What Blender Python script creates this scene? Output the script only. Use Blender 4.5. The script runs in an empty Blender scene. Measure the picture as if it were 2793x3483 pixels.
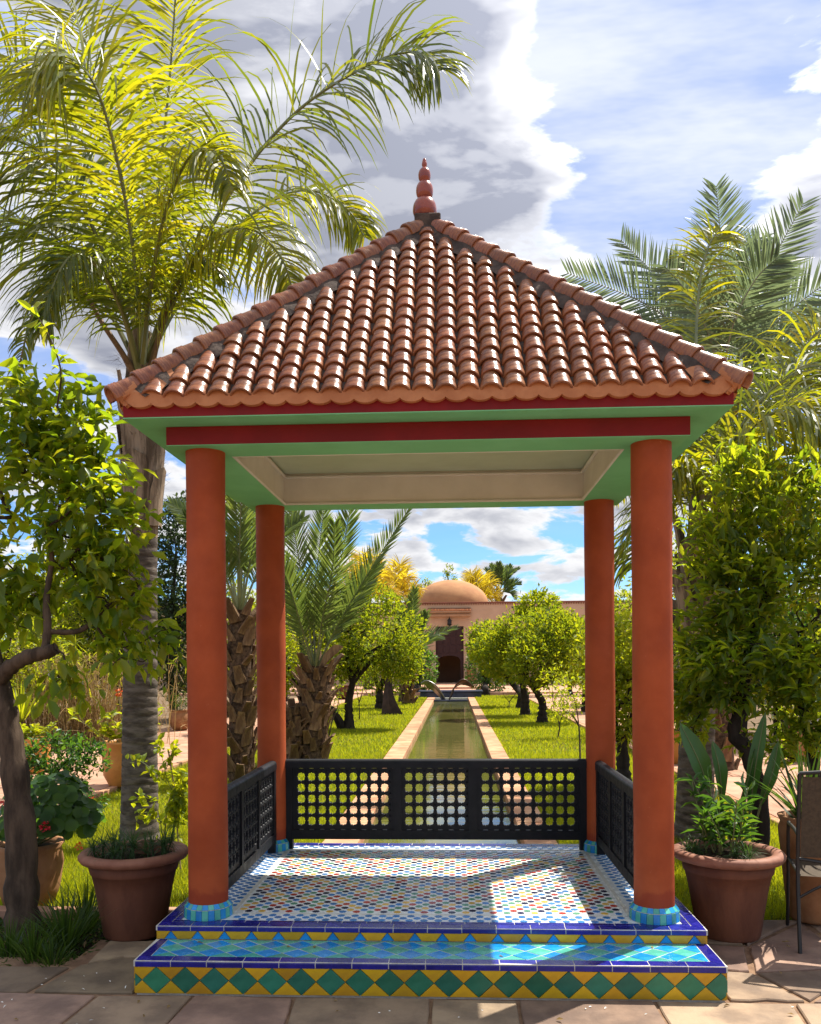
import bpy, math, random
import numpy as np
from mathutils import Vector, Matrix

RAD = math.radians
rng = np.random.default_rng(7)
random.seed(7)
S = bpy.context.scene
COL = S.collection

# ------------------------------------------------------------------ camera
CAM = np.array([0.1514, -4.7745, 1.66])
YAW, ROLL, FPX, PPY = 0.0507, -0.0069, 2914.8, 2251.06      # solved from the pavilion's corners
cd = bpy.data.cameras.new('camera')
cam = bpy.data.objects.new('camera', cd)
COL.objects.link(cam)
cd.sensor_fit = 'HORIZONTAL'
cd.sensor_width = 36.0
cd.lens = 36.0 * FPX / 2793.0
cd.shift_y = (PPY - 1741.5) / 2793.0
cd.clip_start = 0.05
cd.clip_end = 2000.0
cam.matrix_world = (Matrix.Translation(Vector(CAM)) @ Matrix.Rotation(YAW, 4, 'Z')
                    @ Matrix.Rotation(math.pi / 2, 4, 'X') @ Matrix.Rotation(ROLL, 4, 'Z'))
S.camera = cam


def _ray(dx, dy):
    """world direction through a point measured on the 1729-pixel-wide view of the photograph"""
    px, py = dx * 2793 / 1729, dy * 2793 / 1729
    u, v = px - 1396.5, py - PPY
    c, s = math.cos(ROLL), math.sin(ROLL)
    u, v = u * c + v * s, -u * s + v * c
    r, z = u / FPX, -v / FPX
    c, s = math.cos(YAW), math.sin(YAW)
    return np.array([r * c - s, r * s + c, z])


def at(dx, dy, Y):
    d = _ray(dx, dy)
    return CAM + d * ((Y - CAM[1]) / d[1])


def gnd(dx, dy, z=0.0):
    d = _ray(dx, dy)
    return CAM + d * ((z - CAM[2]) / d[2])


def azel(dx, dy):
    d = _ray(dx, dy)
    return math.atan2(d[0], d[1]), math.atan2(d[2], math.hypot(d[0], d[1]))


# ------------------------------------------------------------------ world, sun, exposure
SUN = np.array([0.447, 0.425, 1.0])
SUN = SUN / np.linalg.norm(SUN)
SUN_EL = math.asin(SUN[2])
SUN_AZ = math.atan2(SUN[0], SUN[1])          # clockwise from +Y
SKY_STRENGTH, SUN_STRENGTH, EXPOSURE = 0.10, 5.0, 0.85
CLOUD = 0.57

W = bpy.data.worlds.new('World')
S.world = W
W.use_nodes = True


class NT:
    """tiny helper for building node trees"""
    def __init__(self, tree):
        self.t = tree
        tree.nodes.clear()

    def n(self, kind, **kw):
        nd = self.t.nodes.new(kind)
        for k, v in kw.items():
            setattr(nd, k, v)
        return nd

    def l(self, a, b):
        self.t.links.new(a, b)

    def put(self, sock, v):
        if hasattr(v, 'is_output'):
            self.l(v, sock)
        else:
            sock.default_value = v

    def m(self, op, a, b=None, c=None, clamp=False):
        nd = self.n('ShaderNodeMath', operation=op, use_clamp=clamp)
        self.put(nd.inputs[0], a)
        if b is not None:
            self.put(nd.inputs[1], b)
        if c is not None:
            self.put(nd.inputs[2], c)
        return nd.outputs[0]

    def vm(self, op, a, b=None):
        nd = self.n('ShaderNodeVectorMath', operation=op)
        self.put(nd.inputs[0], a)
        if b is not None:
            self.put(nd.inputs['Scale' if op == 'SCALE' else 1], b)
        return nd.outputs[0]

    def mix(self, f, a, b, mode='MIX'):
        nd = self.n('ShaderNodeMix', data_type='RGBA', blend_type=mode)
        self.put(nd.inputs[0], f)
        self.put(nd.inputs[6], a if hasattr(a, 'is_output') else (*a, 1))
        self.put(nd.inputs[7], b if hasattr(b, 'is_output') else (*b, 1))
        return nd.outputs[2]

    def noise(self, vec, scale, detail=4, rough=0.5, dist=0.0, out=0):
        nd = self.n('ShaderNodeTexNoise')
        if vec is not None:
            self.l(vec, nd.inputs['Vector'])
        nd.inputs['Scale'].default_value = scale
        nd.inputs['Detail'].default_value = detail
        nd.inputs['Roughness'].default_value = rough
        nd.inputs['Distortion'].default_value = dist
        return nd.outputs[out]

    def sstep(self, x, a, b, lo=0.0, hi=1.0):
        nd = self.n('ShaderNodeMapRange', interpolation_type='SMOOTHSTEP')
        self.put(nd.inputs[0], x)
        for i, v in enumerate((a, b, lo, hi)):
            nd.inputs[i + 1].default_value = v
        return nd.outputs[0]

    def ramp(self, f, stops):
        nd = self.n('ShaderNodeValToRGB')
        e = nd.color_ramp.elements
        while len(e) < len(stops):
            e.new(0.5)
        for el, (p, c) in zip(e, stops):
            el.position = p
            el.color = (*c, 1)
        self.l(f, nd.inputs[0])
        return nd.outputs[0]


def build_world():
    k = NT(W.node_tree)
    out = k.n('ShaderNodeOutputWorld')
    sky = k.n('ShaderNodeTexSky', sky_type='NISHITA', sun_disc=False)
    sky.sun_elevation = SUN_EL
    sky.sun_rotation = SUN_AZ
    sky.altitude = 450
    sky.air_density = 1.0
    sky.dust_density = 0.6
    sky.ozone_density = 1.6
    tc = k.n('ShaderNodeTexCoord').outputs['Generated']
    sx = k.n('ShaderNodeSeparateXYZ')
    k.l(tc, sx.inputs[0])
    X, Y, Z = sx.outputs
    az = k.m('ARCTAN2', X, Y)
    el = k.m('ARCSINE', Z)
    # clouds hang in a layer: project the direction on a soft plane so they flatten towards the horizon
    def plane(zs):
        zc = k.m('ADD', k.m('MAXIMUM', zs, 0.0), 0.30)
        pl = k.n('ShaderNodeCombineXYZ')
        k.l(k.m('DIVIDE', X, zc), pl.inputs[0])
        k.l(k.m('DIVIDE', Y, zc), pl.inputs[1])
        k.l(k.m('MULTIPLY', zs, 3.0), pl.inputs[2])
        return pl.outputs[0]

    P = plane(Z)
    P2 = plane(k.m('ADD', Z, 0.022))
    fbm = k.noise(P, 4.6, 8, 0.58, 0.25)
    fbm2 = k.noise(P2, 4.6, 4, 0.58, 0.25)
    dens = k.m('MULTIPLY', k.m('SUBTRACT', fbm, 0.5), 1.15)
    dens = k.m('ADD', dens, 0.02)

    def blob(px, py, wx, wy, amp):
        a0, e0 = azel(px, py)
        a1, _ = azel(px + wx, py)
        _, e1 = azel(px, py - wy)
        sa, se = abs(a1 - a0), abs(e1 - e0)
        q = k.m('ADD', k.m('POWER', k.m('ABSOLUTE', k.m('DIVIDE', k.m('SUBTRACT', az, a0), sa)), 2.0),
                k.m('POWER', k.m('ABSOLUTE', k.m('DIVIDE', k.m('SUBTRACT', el, e0), se)), 2.0))
        return k.m('MULTIPLY', k.m('EXPONENT', k.m('MULTIPLY', q, -1.0)), amp)

    for b in ((560, 240, 380, 330, .30), (930, 130, 170, 220, .24), (990, 430, 190, 120, .30), (1160, 545, 130, 50, .17),
              (1390, 240, 260, 300, -.34), (1310, 480, 100, 60, -.16), (1720, 440, 120, 160, .30),
              (150, 640, 260, 90, .22), (50, 750, 120, 42, -.30),
              (1010, 1086, 420, 18, .20), (1100, 1142, 90, 20, .13), (860, 1150, 60, 30, .14), (1010, 1192, 110, 16, .12),
              (1170, 1212, 80, 20, .14), (985, 1160, 60, 12, -.20), (890, 1212, 70, 14, -.12), (1095, 1178, 40, 8, -.16), (930, 1240, 60, 20, .14)):
        dens = k.m('ADD', dens, blob(*b))
    alpha = k.sstep(dens, -0.015, 0.085)
    thick = k.sstep(dens, 0.03, 0.34)
    relief = k.sstep(k.m('SUBTRACT', fbm2, fbm), -0.09, 0.10)
    grey = k.m('ADD', k.m('MULTIPLY', thick, 0.78), k.m('MULTIPLY', k.m('MULTIPLY', relief, alpha), 0.55), clamp=True)
    grey = k.m('MULTIPLY', grey, k.sstep(el, 0.05, 0.26, 0.62, 1.0))
    ccol = k.mix(grey, (1.0, 1.0, 1.02), (0.34, 0.36, 0.44))
    # a thin high veil over the blue, stronger higher up
    pv = k.n('ShaderNodeMapping')
    pv.inputs['Scale'].default_value = (1.0, 2.6, 1.0)
    pv.inputs['Rotation'].default_value = (0, 0, .5)
    k.l(P, pv.inputs[0])
    vn = k.noise(pv.outputs[0], 2.4, 5, 0.62)
    veil = k.m('MULTIPLY', k.sstep(el, 0.10, 0.40, 0.05, 0.92), k.sstep(vn, 0.28, 0.68, 0.62, 1.0))
    hs = k.n('ShaderNodeHueSaturation')
    hs.inputs['Saturation'].default_value = 1.25
    k.l(sky.outputs[0], hs.inputs['Color'])
    bs = k.n('ShaderNodeBackground')
    k.l(k.mix(1.0, hs.outputs[0], (0.58, 0.78, 1.04), 'MULTIPLY'), bs.inputs[0])
    bs.inputs[1].default_value = SKY_STRENGTH
    bv = k.n('ShaderNodeBackground')
    k.l(k.mix(k.sstep(vn, 0.35, 0.75), (0.46, 0.52, 0.68), (0.68, 0.71, 0.78)), bv.inputs[0])
    bv.inputs[1].default_value = 0.80
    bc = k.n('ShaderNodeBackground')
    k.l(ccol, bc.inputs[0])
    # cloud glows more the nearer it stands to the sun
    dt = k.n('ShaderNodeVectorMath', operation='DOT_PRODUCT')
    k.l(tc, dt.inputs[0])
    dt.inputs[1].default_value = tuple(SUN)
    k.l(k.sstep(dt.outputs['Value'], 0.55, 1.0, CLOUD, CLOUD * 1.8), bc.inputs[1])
    m1 = k.n('ShaderNodeMixShader')
    k.l(veil, m1.inputs[0])
    k.l(bs.outputs[0], m1.inputs[1])
    k.l(bv.outputs[0], m1.inputs[2])
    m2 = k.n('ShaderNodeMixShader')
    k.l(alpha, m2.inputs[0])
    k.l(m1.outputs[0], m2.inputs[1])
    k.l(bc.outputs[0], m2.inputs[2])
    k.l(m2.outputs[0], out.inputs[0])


build_world()
W.cycles.sampling_method = 'MANUAL'
W.cycles.sample_map_resolution = 512

sl = bpy.data.lights.new('sun', 'SUN')
sl.energy = SUN_STRENGTH
sl.angle = RAD(0.5)
sl.color = (1.0, 0.94, 0.84)
so = bpy.data.objects.new('sun', sl)
COL.objects.link(so)
so.rotation_euler = Vector(SUN).to_track_quat('Z', 'Y').to_euler()
so.location = (20, 20, 40)

S.view_settings.view_transform = 'Standard'
S.view_settings.look = 'None'
S.view_settings.gamma = 1.0
S.view_settings.exposure = EXPOSURE
S.view_settings.use_curve_mapping = False
S.render.engine = 'CYCLES'
cy = S.cycles
cy.use_denoising = True
cy.max_bounces = 8
cy.diffuse_bounces = 4
cy.glossy_bounces = 3
cy.transmission_bounces = 6
cy.transparent_max_bounces = 6
cy.caustics_reflective = False
cy.caustics_refractive = False
cy.sample_clamp_indirect = 6.0
cy.sample_clamp_direct = 0.0

# ------------------------------------------------------------------ materials
MATS = {}


def M(name, c, c2=None, scale=6.0, rough=0.6, spec=0.5, bump=0.0, bscale=40.0, var=None, vamt=0.0, hue=0.0,
      metal=0.0, coat=0.0, stretch=None, detail=5, r2=None, lo=0.35, hi=0.65, coords='Object'):
    """principled material; colour runs c..c2 with noise, value varies per object ('obj') or per island ('isl')"""
    if name in MATS:
        return MATS[name]
    m = bpy.data.materials.new(name)
    m.use_nodes = True
    k = NT(m.node_tree)
    out = k.n('ShaderNodeOutputMaterial')
    b = k.n('ShaderNodeBsdfPrincipled')
    k.l(b.outputs[0], out.inputs[0])
    tc = k.n('ShaderNodeTexCoord')
    vec = k.n('ShaderNodeNewGeometry').outputs['Position'] if coords == 'World' else tc.outputs[coords]
    if stretch:
        mp = k.n('ShaderNodeMapping')
        mp.inputs['Scale'].default_value = stretch
        k.l(vec, mp.inputs[0])
        vec = mp.outputs[0]
    rnd = None
    if var == 'obj':
        rnd = k.n('ShaderNodeObjectInfo').outputs['Random']
    elif var == 'isl':
        rnd = k.n('ShaderNodeNewGeometry').outputs['Random Per Island']
    if c2 is not None:
        nz = k.noise(vec, scale, detail, 0.6)
        f = k.sstep(nz, lo, hi)
        col = k.mix(f, c, c2)
    else:
        rg = k.n('ShaderNodeRGB')
        rg.outputs[0].default_value = (*c, 1)
        col = rg.outputs[0]
    if rnd is not None and (vamt or hue):
        hs = k.n('ShaderNodeHueSaturation')
        k.l(col, hs.inputs['Color'])
        k.l(k.m('ADD', k.m('MULTIPLY', k.m('SUBTRACT', rnd, 0.5), vamt * 2), 1.0), hs.inputs['Value'])
        if hue:
            r3 = k.m('FRACT', k.m('MULTIPLY', rnd, 17.31))
            k.l(k.m('ADD', k.m('MULTIPLY', k.m('SUBTRACT', r3, 0.5), hue * 2), 0.5), hs.inputs['Hue'])
        col = hs.outputs[0]
    k.l(col, b.inputs['Base Color'])
    if r2 is not None:
        k.l(k.sstep(k.noise(vec, scale * 1.7, 4, 0.6), 0.3, 0.7, rough, r2), b.inputs['Roughness'])
    else:
        b.inputs['Roughness'].default_value = rough
    b.inputs['Specular IOR Level'].default_value = spec
    b.inputs['Metallic'].default_value = metal
    if coat:
        b.inputs['Coat Weight'].default_value = coat
        b.inputs['Coat Roughness'].default_value = 0.12
    if bump:
        bn = k.n('ShaderNodeBump')
        bn.inputs['Strength'].default_value = min(1.0, bump)
        bn.inputs['Distance'].default_value = 0.01 * max(1.0, bump)
        k.l(k.noise(vec, bscale, 6, 0.6), bn.inputs['Height'])
        k.l(bn.outputs[0], b.inputs['Normal'])
    MATS[name] = m
    return m


def leafmat(name, cols, tcols, tfac=0.45, rough=0.42, spec=0.4, bump=False):
    """foliage: reflecting surface plus light shining through; tone varies leaf by leaf"""
    if name in MATS:
        return MATS[name]
    m = bpy.data.materials.new(name)
    m.use_nodes = True
    k = NT(m.node_tree)
    out = k.n('ShaderNodeOutputMaterial')
    b = k.n('ShaderNodeBsdfPrincipled')
    t = k.n('ShaderNodeBsdfTranslucent')
    r = k.n('ShaderNodeNewGeometry').outputs['Random Per Island']
    st = lambda cs: [(i / (len(cs) - 1), c) for i, c in enumerate(cs)]
    pos = k.n('ShaderNodeNewGeometry').outputs['Position']
    r2 = k.m('ADD', k.m('MULTIPLY', r, 0.62), k.m('MULTIPLY', k.noise(pos, 2.1, 2, 0.5), 0.38))
    k.l(k.ramp(r2, st(cols)), b.inputs['Base Color'])
    k.l(k.ramp(r2, st(tcols)), t.inputs['Color'])
    b.inputs['Roughness'].default_value = rough
    b.inputs['Specular IOR Level'].default_value = spec
    mx = k.n('ShaderNodeMixShader')
    mx.inputs[0].default_value = tfac
    k.l(b.outputs[0], mx.inputs[1])
    k.l(t.outputs[0], mx.inputs[2])
    k.l(mx.outputs[0], out.inputs[0])
    MATS[name] = m
    return m


# ------------------------------------------------------------------ mesh helpers
class MB:
    """collects geometry; build() links it as one mesh object"""
    def __init__(self):
        self.v, self.f, self.k, self.nv = [], [], [], 0

    def add(self, v, f, mi=0):
        v = np.asarray(v, float).reshape(-1, 3)
        self.v.append(v)
        if isinstance(f, np.ndarray):
            self.f.append((f + self.nv, np.full(len(f), mi)))
        else:
            by = {}
            for q in f:
                by.setdefault(len(q), []).append(q)
            for q in by.values():
                a = np.array(q, int) + self.nv
                self.f.append((a, np.full(len(a), mi)))
        self.nv += len(v)

    def mesh(self, name, mats, smooth=False):
        me = bpy.data.meshes.new(name)
        if not self.v:
            return me
        v = np.concatenate(self.v)
        me.vertices.add(len(v))
        me.vertices.foreach_set('co', v.ravel())
        idx = np.concatenate([a.ravel() for a, _ in self.f])
        tot = np.concatenate([np.full(len(a), a.shape[1]) for a, _ in self.f])
        mi = np.concatenate([m for _, m in self.f])
        me.loops.add(len(idx))
        me.loops.foreach_set('vertex_index', idx.astype(np.int32))
        me.polygons.add(len(tot))
        me.polygons.foreach_set('loop_start', np.concatenate([[0], np.cumsum(tot)[:-1]]).astype(np.int32))
        me.polygons.foreach_set('loop_total', tot.astype(np.int32))
        me.polygons.foreach_set('material_index', mi.astype(np.int32))
        me.polygons.foreach_set('use_smooth', np.full(len(tot), bool(smooth)))
        for m in (mats if isinstance(mats, (list, tuple)) else [mats]):
            me.materials.append(m)
        me.update(calc_edges=True)
        me.validate()
        return me

    def build(self, name, mats, parent=None, smooth=False, loc=None, **props):
        me = self.mesh(name, mats, smooth)
        if loc is not None:
            me.transform(Matrix.Translation(-Vector(loc)))
        o = link(name, me, parent, loc)
        for a, b in props.items():
            o[a] = b
        return o


WORLDLOC = {}


def link(name, me, parent=None, loc=None, rot=None):
    """object in world coordinates; parents are pure translations, so a child keeps its world place"""
    o = bpy.data.objects.new(name, me)
    COL.objects.link(o)
    w = Vector(loc) if loc is not None else Vector((0, 0, 0))
    WORLDLOC[o.name] = w
    if parent is not None:
        o.parent = parent
        o.location = w - WORLDLOC[parent.name]
    else:
        o.location = w
    if rot is not None:
        o.rotation_mode = 'QUATERNION'
        o.rotation_quaternion = rot
    return o


def thing(name, label, cat, loc=(0, 0, 0), group=None):
    o = link(name, None, None, loc)
    o.empty_display_size = 0.2
    o['label'] = label
    o['category'] = cat
    if group:
        o['group'] = group
    return o


def tag(o, label, cat, group=None):
    o['label'] = label
    o['category'] = cat
    if group:
        o['group'] = group
    return o


BOXF = [[0, 3, 2, 1], [4, 5, 6, 7], [0, 1, 5, 4], [1, 2, 6, 5], [2, 3, 7, 6], [3, 0, 4, 7]]


def box(mb, x0, x1, y0, y1, z0, z1, mi=0, bev=0.0):
    if bev <= 0:
        v = [(x0, y0, z0), (x1, y0, z0), (x1, y1, z0), (x0, y1, z0), (x0, y0, z1), (x1, y0, z1), (x1, y1, z1), (x0, y1, z1)]
        mb.add(v, BOXF, mi)
        return
    b = bev
    v, f = [], []
    lim = ((x0, x1), (y0, y1), (z0, z1))
    idx = {}
    for i in range(8):
        s = [(i >> a) & 1 for a in range(3)]
        for a in range(3):
            p = [lim[c][s[c]] + (b if s[c] == 0 else -b) for c in range(3)]
            p[a] = lim[a][s[a]]
            idx[(i, a)] = len(v)
            v.append(p)
    for a in range(3):
        c, d = (a + 1) % 3, (a + 2) % 3
        for sgn in (0, 1):
            q = []
            for (sc, sd) in ((0, 0), (1, 0), (1, 1), (0, 1)):
                i = (sgn << a) | (sc << c) | (sd << d)
                q.append(idx[(i, a)])
            f.append(q if sgn else q[::-1])
    for a in range(3):
        c, d = (a + 1) % 3, (a + 2) % 3
        for sc in (0, 1):
            for sd in (0, 1):
                i0 = (sc << c) | (sd << d)
                i1 = i0 | (1 << a)
                q = [idx[(i0, c)], idx[(i1, c)], idx[(i1, d)], idx[(i0, d)]]
                f.append(q if (sc ^ sd) else q[::-1])
    for i in range(8):
        q = [idx[(i, 0)], idx[(i, 1)], idx[(i, 2)]]
        par = (i & 1) ^ ((i >> 1) & 1) ^ ((i >> 2) & 1)
        f.append(q if par else q[::-1])
    mb.add(v, f, mi)


def unit(v):
    v = np.asarray(v, float)
    n = np.linalg.norm(v, axis=-1, keepdims=True)
    return v / np.maximum(n, 1e-9)


def spline(pts, n):
    """Catmull-Rom through pts, n samples"""
    p = np.asarray(pts, float)
    p = np.vstack([2 * p[0] - p[1], p, 2 * p[-1] - p[-2]])
    m = len(p) - 3
    out = []
    for t in np.linspace(0, m - 1e-6, n):
        i = int(t)
        u = t - i
        a, b, c, d = p[i:i + 4]
        out.append(0.5 * (2 * b + (c - a) * u + (2 * a - 5 * b + 4 * c - d) * u * u + (3 * b - a - 3 * c + d) * u ** 3))
    return np.array(out)


def tube(mb, pts, rad, sides=6, mi=0, cap=True):
    pts = np.asarray(pts, float)
    n = len(pts)
    rad = np.broadcast_to(np.asarray(rad, float), (n,))
    T = unit(np.gradient(pts, axis=0))
    up = np.array([0, 0, 1.0]) if abs(T[0][2]) < 0.9 else np.array([1.0, 0, 0])
    A = unit(np.cross(up, T[0]))
    vs = []
    ang = np.linspace(0, 2 * math.pi, sides, endpoint=False)
    for i in range(n):
        A = unit(A - T[i] * np.dot(A, T[i]))
        B = np.cross(T[i], A)
        vs.append(pts[i] + rad[i] * (np.outer(np.cos(ang), A) + np.outer(np.sin(ang), B)))
    f = []
    for i in range(n - 1):
        for j in range(sides):
            j2 = (j + 1) % sides
            f.append([i * sides + j, i * sides + j2, (i + 1) * sides + j2, (i + 1) * sides + j])
    mb.add(np.concatenate(vs), f, mi)
    if cap:
        mb.add(vs[-1], [list(range(sides))], mi)
        mb.add(vs[0], [list(range(sides))[::-1]], mi)


def lathe(mb, prof, c=(0, 0, 0), seg=32, mi=0, wob=0.0):
    prof = np.asarray(prof, float)
    a = np.linspace(0, 2 * math.pi, seg, endpoint=False)
    w = 1 + wob * np.sin(a * 3 + 1.3) + wob * .6 * np.sin(a * 5)
    v = []
    for r, z in prof:
        v.append(np.stack([c[0] + r * w * np.cos(a), c[1] + r * w * np.sin(a), np.full(seg, c[2] + z)], 1))
    f = []
    for i in range(len(prof) - 1):
        for j in range(seg):
            j2 = (j + 1) % seg
            f.append([i * seg + j, i * seg + j2, (i + 1) * seg + j2, (i + 1) * seg + j])
    mb.add(np.concatenate(v), f, mi)


TPL_BIG = (np.array([[0, 0, 0], [.28, -.40, .10], [.28, 0, 0], [.28, .40, .10], [.62, -.46, .10], [.62, 0, -.02], [.62, .46, .10], [1, 0, -.14]]),
           np.array([[0, 1, 2], [0, 2, 3], [1, 4, 5], [1, 5, 2], [2, 5, 6], [2, 6, 3], [4, 7, 5], [5, 7, 6]]))
TPL_MID = (np.array([[0, 0, 0], [.45, -.5, .1], [.5, 0, -.03], [.45, .5, .1], [1, 0, -.1]]),
           np.array([[0, 1, 2], [0, 2, 3], [1, 4, 2], [2, 4, 3]]))
TPL_LOW = (np.array([[0, 0, 0], [.5, -.5, .08], [1, 0, -.06], [.5, .5, .08]]), np.array([[0, 1, 2], [0, 2, 3]]))
TPL_TRI = (np.array([[0, -.5, 0], [0, .5, 0], [1, 0, 0]]), np.array([[0, 1, 2]]))


def leaves(mb, P, D, L, Wd, tpl=TPL_MID, nrm=None, mi=0):
    """n leaves at P pointing along D, lengths L, widths Wd"""
    P = np.asarray(P, float)
    D = unit(D)
    n = len(P)
    if n == 0:
        return
    if nrm is None:
        nrm = np.array([0, 0, 1.0]) + rng.normal(0, .5, (n, 3))
    S_ = np.cross(nrm, D)
    S_ = unit(S_)
    N_ = np.cross(D, S_)
    L = np.broadcast_to(L, (n,))
    Wd = np.broadcast_to(Wd, (n,))
    T, F = tpl
    v = (P[:, None, :] + T[None, :, 0, None] * (D * L[:, None])[:, None, :] + T[None, :, 1, None] * (S_ * Wd[:, None])[:, None, :]
         + T[None, :, 2, None] * (N_ * L[:, None])[:, None, :])
    f = F[None] + (np.arange(n) * len(T))[:, None, None]
    mb.add(v.reshape(-1, 3), f.reshape(-1, F.shape[1]), mi)


def inball(n, shell=0.0):
    d = unit(rng.normal(size=(n, 3)))
    r = (shell ** 3 + (1 - shell ** 3) * rng.random(n)) ** (1 / 3)
    return d * r[:, None]


# ------------------------------------------------------------------ trees
def grow(trunks, blobs, r_tip=0.005, jit=0.12, k_mid=1):
    """limbs that reach every tip of the crown; trunks = list of [(x,y,z,r),...]; returns nodes, tips"""
    pos, par, fix = [], [], []
    for tr in trunks:
        base = None
        for i, q in enumerate(tr):
            pos.append(np.array(q[:3], float))
            par.append(-1 if i == 0 else len(pos) - 2)
            fix.append(q[3])
    ntr = len(pos)
    grown_from = [i for i in range(ntr) if pos[i][2] > 0.45 * max(p[2] for p in pos)] or list(range(ntr))
    ok = np.zeros(100000, bool)
    ok[grown_from] = True
    tips = []
    cand = []
    for (c, r, n) in blobs:
        cand.append(np.asarray(c) + inball(n, .45) * np.asarray(r))
    cand = np.concatenate(cand)
    root = np.array([pos[i] for i in grown_from])
    d0 = np.min(np.linalg.norm(cand[:, None] - root[None], axis=2), axis=1)
    for ci in np.argsort(d0):
        t = cand[ci]
        A = np.array(pos)
        dist = np.linalg.norm(A - t, axis=1) + 0.35 * np.maximum(0, A[:, 2] - t[2])
        dist[~ok[:len(pos)]] = 1e9
        j = int(np.argmin(dist))
        a = pos[j]
        L = np.linalg.norm(t - a)
        for m in range(k_mid):
            u = (m + 1) / (k_mid + 1)
            q = a * (1 - u) + t * u + rng.normal(0, jit * L, 3) * .5 + np.array([0, 0, .08 * L * math.sin(math.pi * u)])
            pos.append(q)
            par.append(j)
            fix.append(0)
            j = len(pos) - 1
            ok[j] = True
        pos.append(t)
        par.append(j)
        fix.append(0)
        ok[len(pos) - 1] = True
        tips.append(len(pos) - 1)
    n = len(pos)
    r = np.zeros(n)
    acc = np.zeros(n)
    for i in range(n - 1, -1, -1):
        ri = acc[i] ** (1 / 2.4) if acc[i] > 0 else r_tip
        if fix[i]:
            ri = fix[i]
        r[i] = ri
        if par[i] >= 0:
            acc[par[i]] += ri ** 2.4 if not fix[i] else 0
    for i in range(ntr, n):
        if par[i] >= 0:
            r[i] = min(r[i], r[par[i]] * .92)
    return np.array(pos), np.array(par), r, tips, ntr


def bark_tree(mb, pos, par, r, ntr, sides=6):
    # trunk chains as smooth tubes, twigs as simple cones
    i = 0
    while i < ntr:
        j = i + 1
        while j < ntr and par[j] == j - 1:
            j += 1
        P = spline(pos[i:j], max(6, 5 * (j - i)))
        Rr = np.interp(np.linspace(0, j - i - 1, len(P)), np.arange(j - i), r[i:j])
        Rr = Rr * (1 + .07 * np.sin(np.arange(len(P)) * 2.1) + .05 * rng.normal(size=len(P)))
        tube(mb, P, Rr, 10)
        i = j
    for i in range(ntr, len(pos)):
        a, b = pos[par[i]], pos[i]
        ra = min(r[par[i]], r[i] * 1.25)
        m = (a + b) / 2 + rng.normal(0, .04 * np.linalg.norm(b - a), 3)
        tube(mb, [a, m, b], [ra, (ra + r[i]) / 2, r[i] * .9], sides if r[i] > .012 else 4, cap=False)


def tree(name, label, cat, base, trunks, blobs, leaf, lmat, bmat, per_tip=12, spread=.12, tpl=TPL_MID, group=None, droop=.25,
         up=.1, r_tip=.005, extra=None, flowers=None, crown_name='crown', bushy=0, jit=.12, shared=None):
    t = thing(name, label, cat, base, group)
    pos, par, r, tips, ntr = grow(trunks, blobs, r_tip, jit)
    mb = MB()
    bark_tree(mb, pos, par, r, ntr)
    mb.build('trunk', bmat, t, smooth=True, loc=base)
    cen = np.mean([pos[i] for i in tips], axis=0)
    lv = MB()
    Ps, Ds = [], []
    for i in tips:
        a, b = pos[par[i]], pos[i]
        ax = unit(b - a)
        outw = unit(b - cen)
        m = per_tip + rng.integers(-per_tip // 4, per_tip // 4 + 1)
        u = rng.random(m)
        P = b + (a - b) * (u * .55)[:, None] + rng.normal(0, spread * .38, (m, 3))
        D = ax * .5 + outw * .35 + rng.normal(0, .75, (m, 3)) + np.array([0, 0, up - droop])
        Ps.append(P)
        Ds.append(D)
    if bushy:
        for (c, rr, n) in blobs:
            q = inball(bushy, .55)
            Ps.append(np.asarray(c) + q * np.asarray(rr))
            Ds.append(q + rng.normal(0, .6, (bushy, 3)) + np.array([0, 0, up - droop]))
    P, D = np.concatenate(Ps), np.concatenate(Ds)
    n = len(P)
    L = leaf[0] * rng.uniform(.5, 1.28, n)
    leaves(lv, P, D, L, L * leaf[1] * rng.uniform(.85, 1.1, n), tpl)
    lv.build(crown_name, lmat, t, smooth=(tpl is TPL_BIG), loc=base)
    if flowers:
        fm = MB()
        sel = rng.choice(n, flowers[0], replace=False)
        for q in P[sel]:
            d = unit(rng.normal(size=(5, 3)) + unit(q - cen) * .5)
            leaves(fm, np.repeat(q[None], 5, 0), d, flowers[1], flowers[1] * .5, TPL_LOW)
        fm.build('blossoms', flowers[2], t, loc=base)
    return t, P


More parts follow.
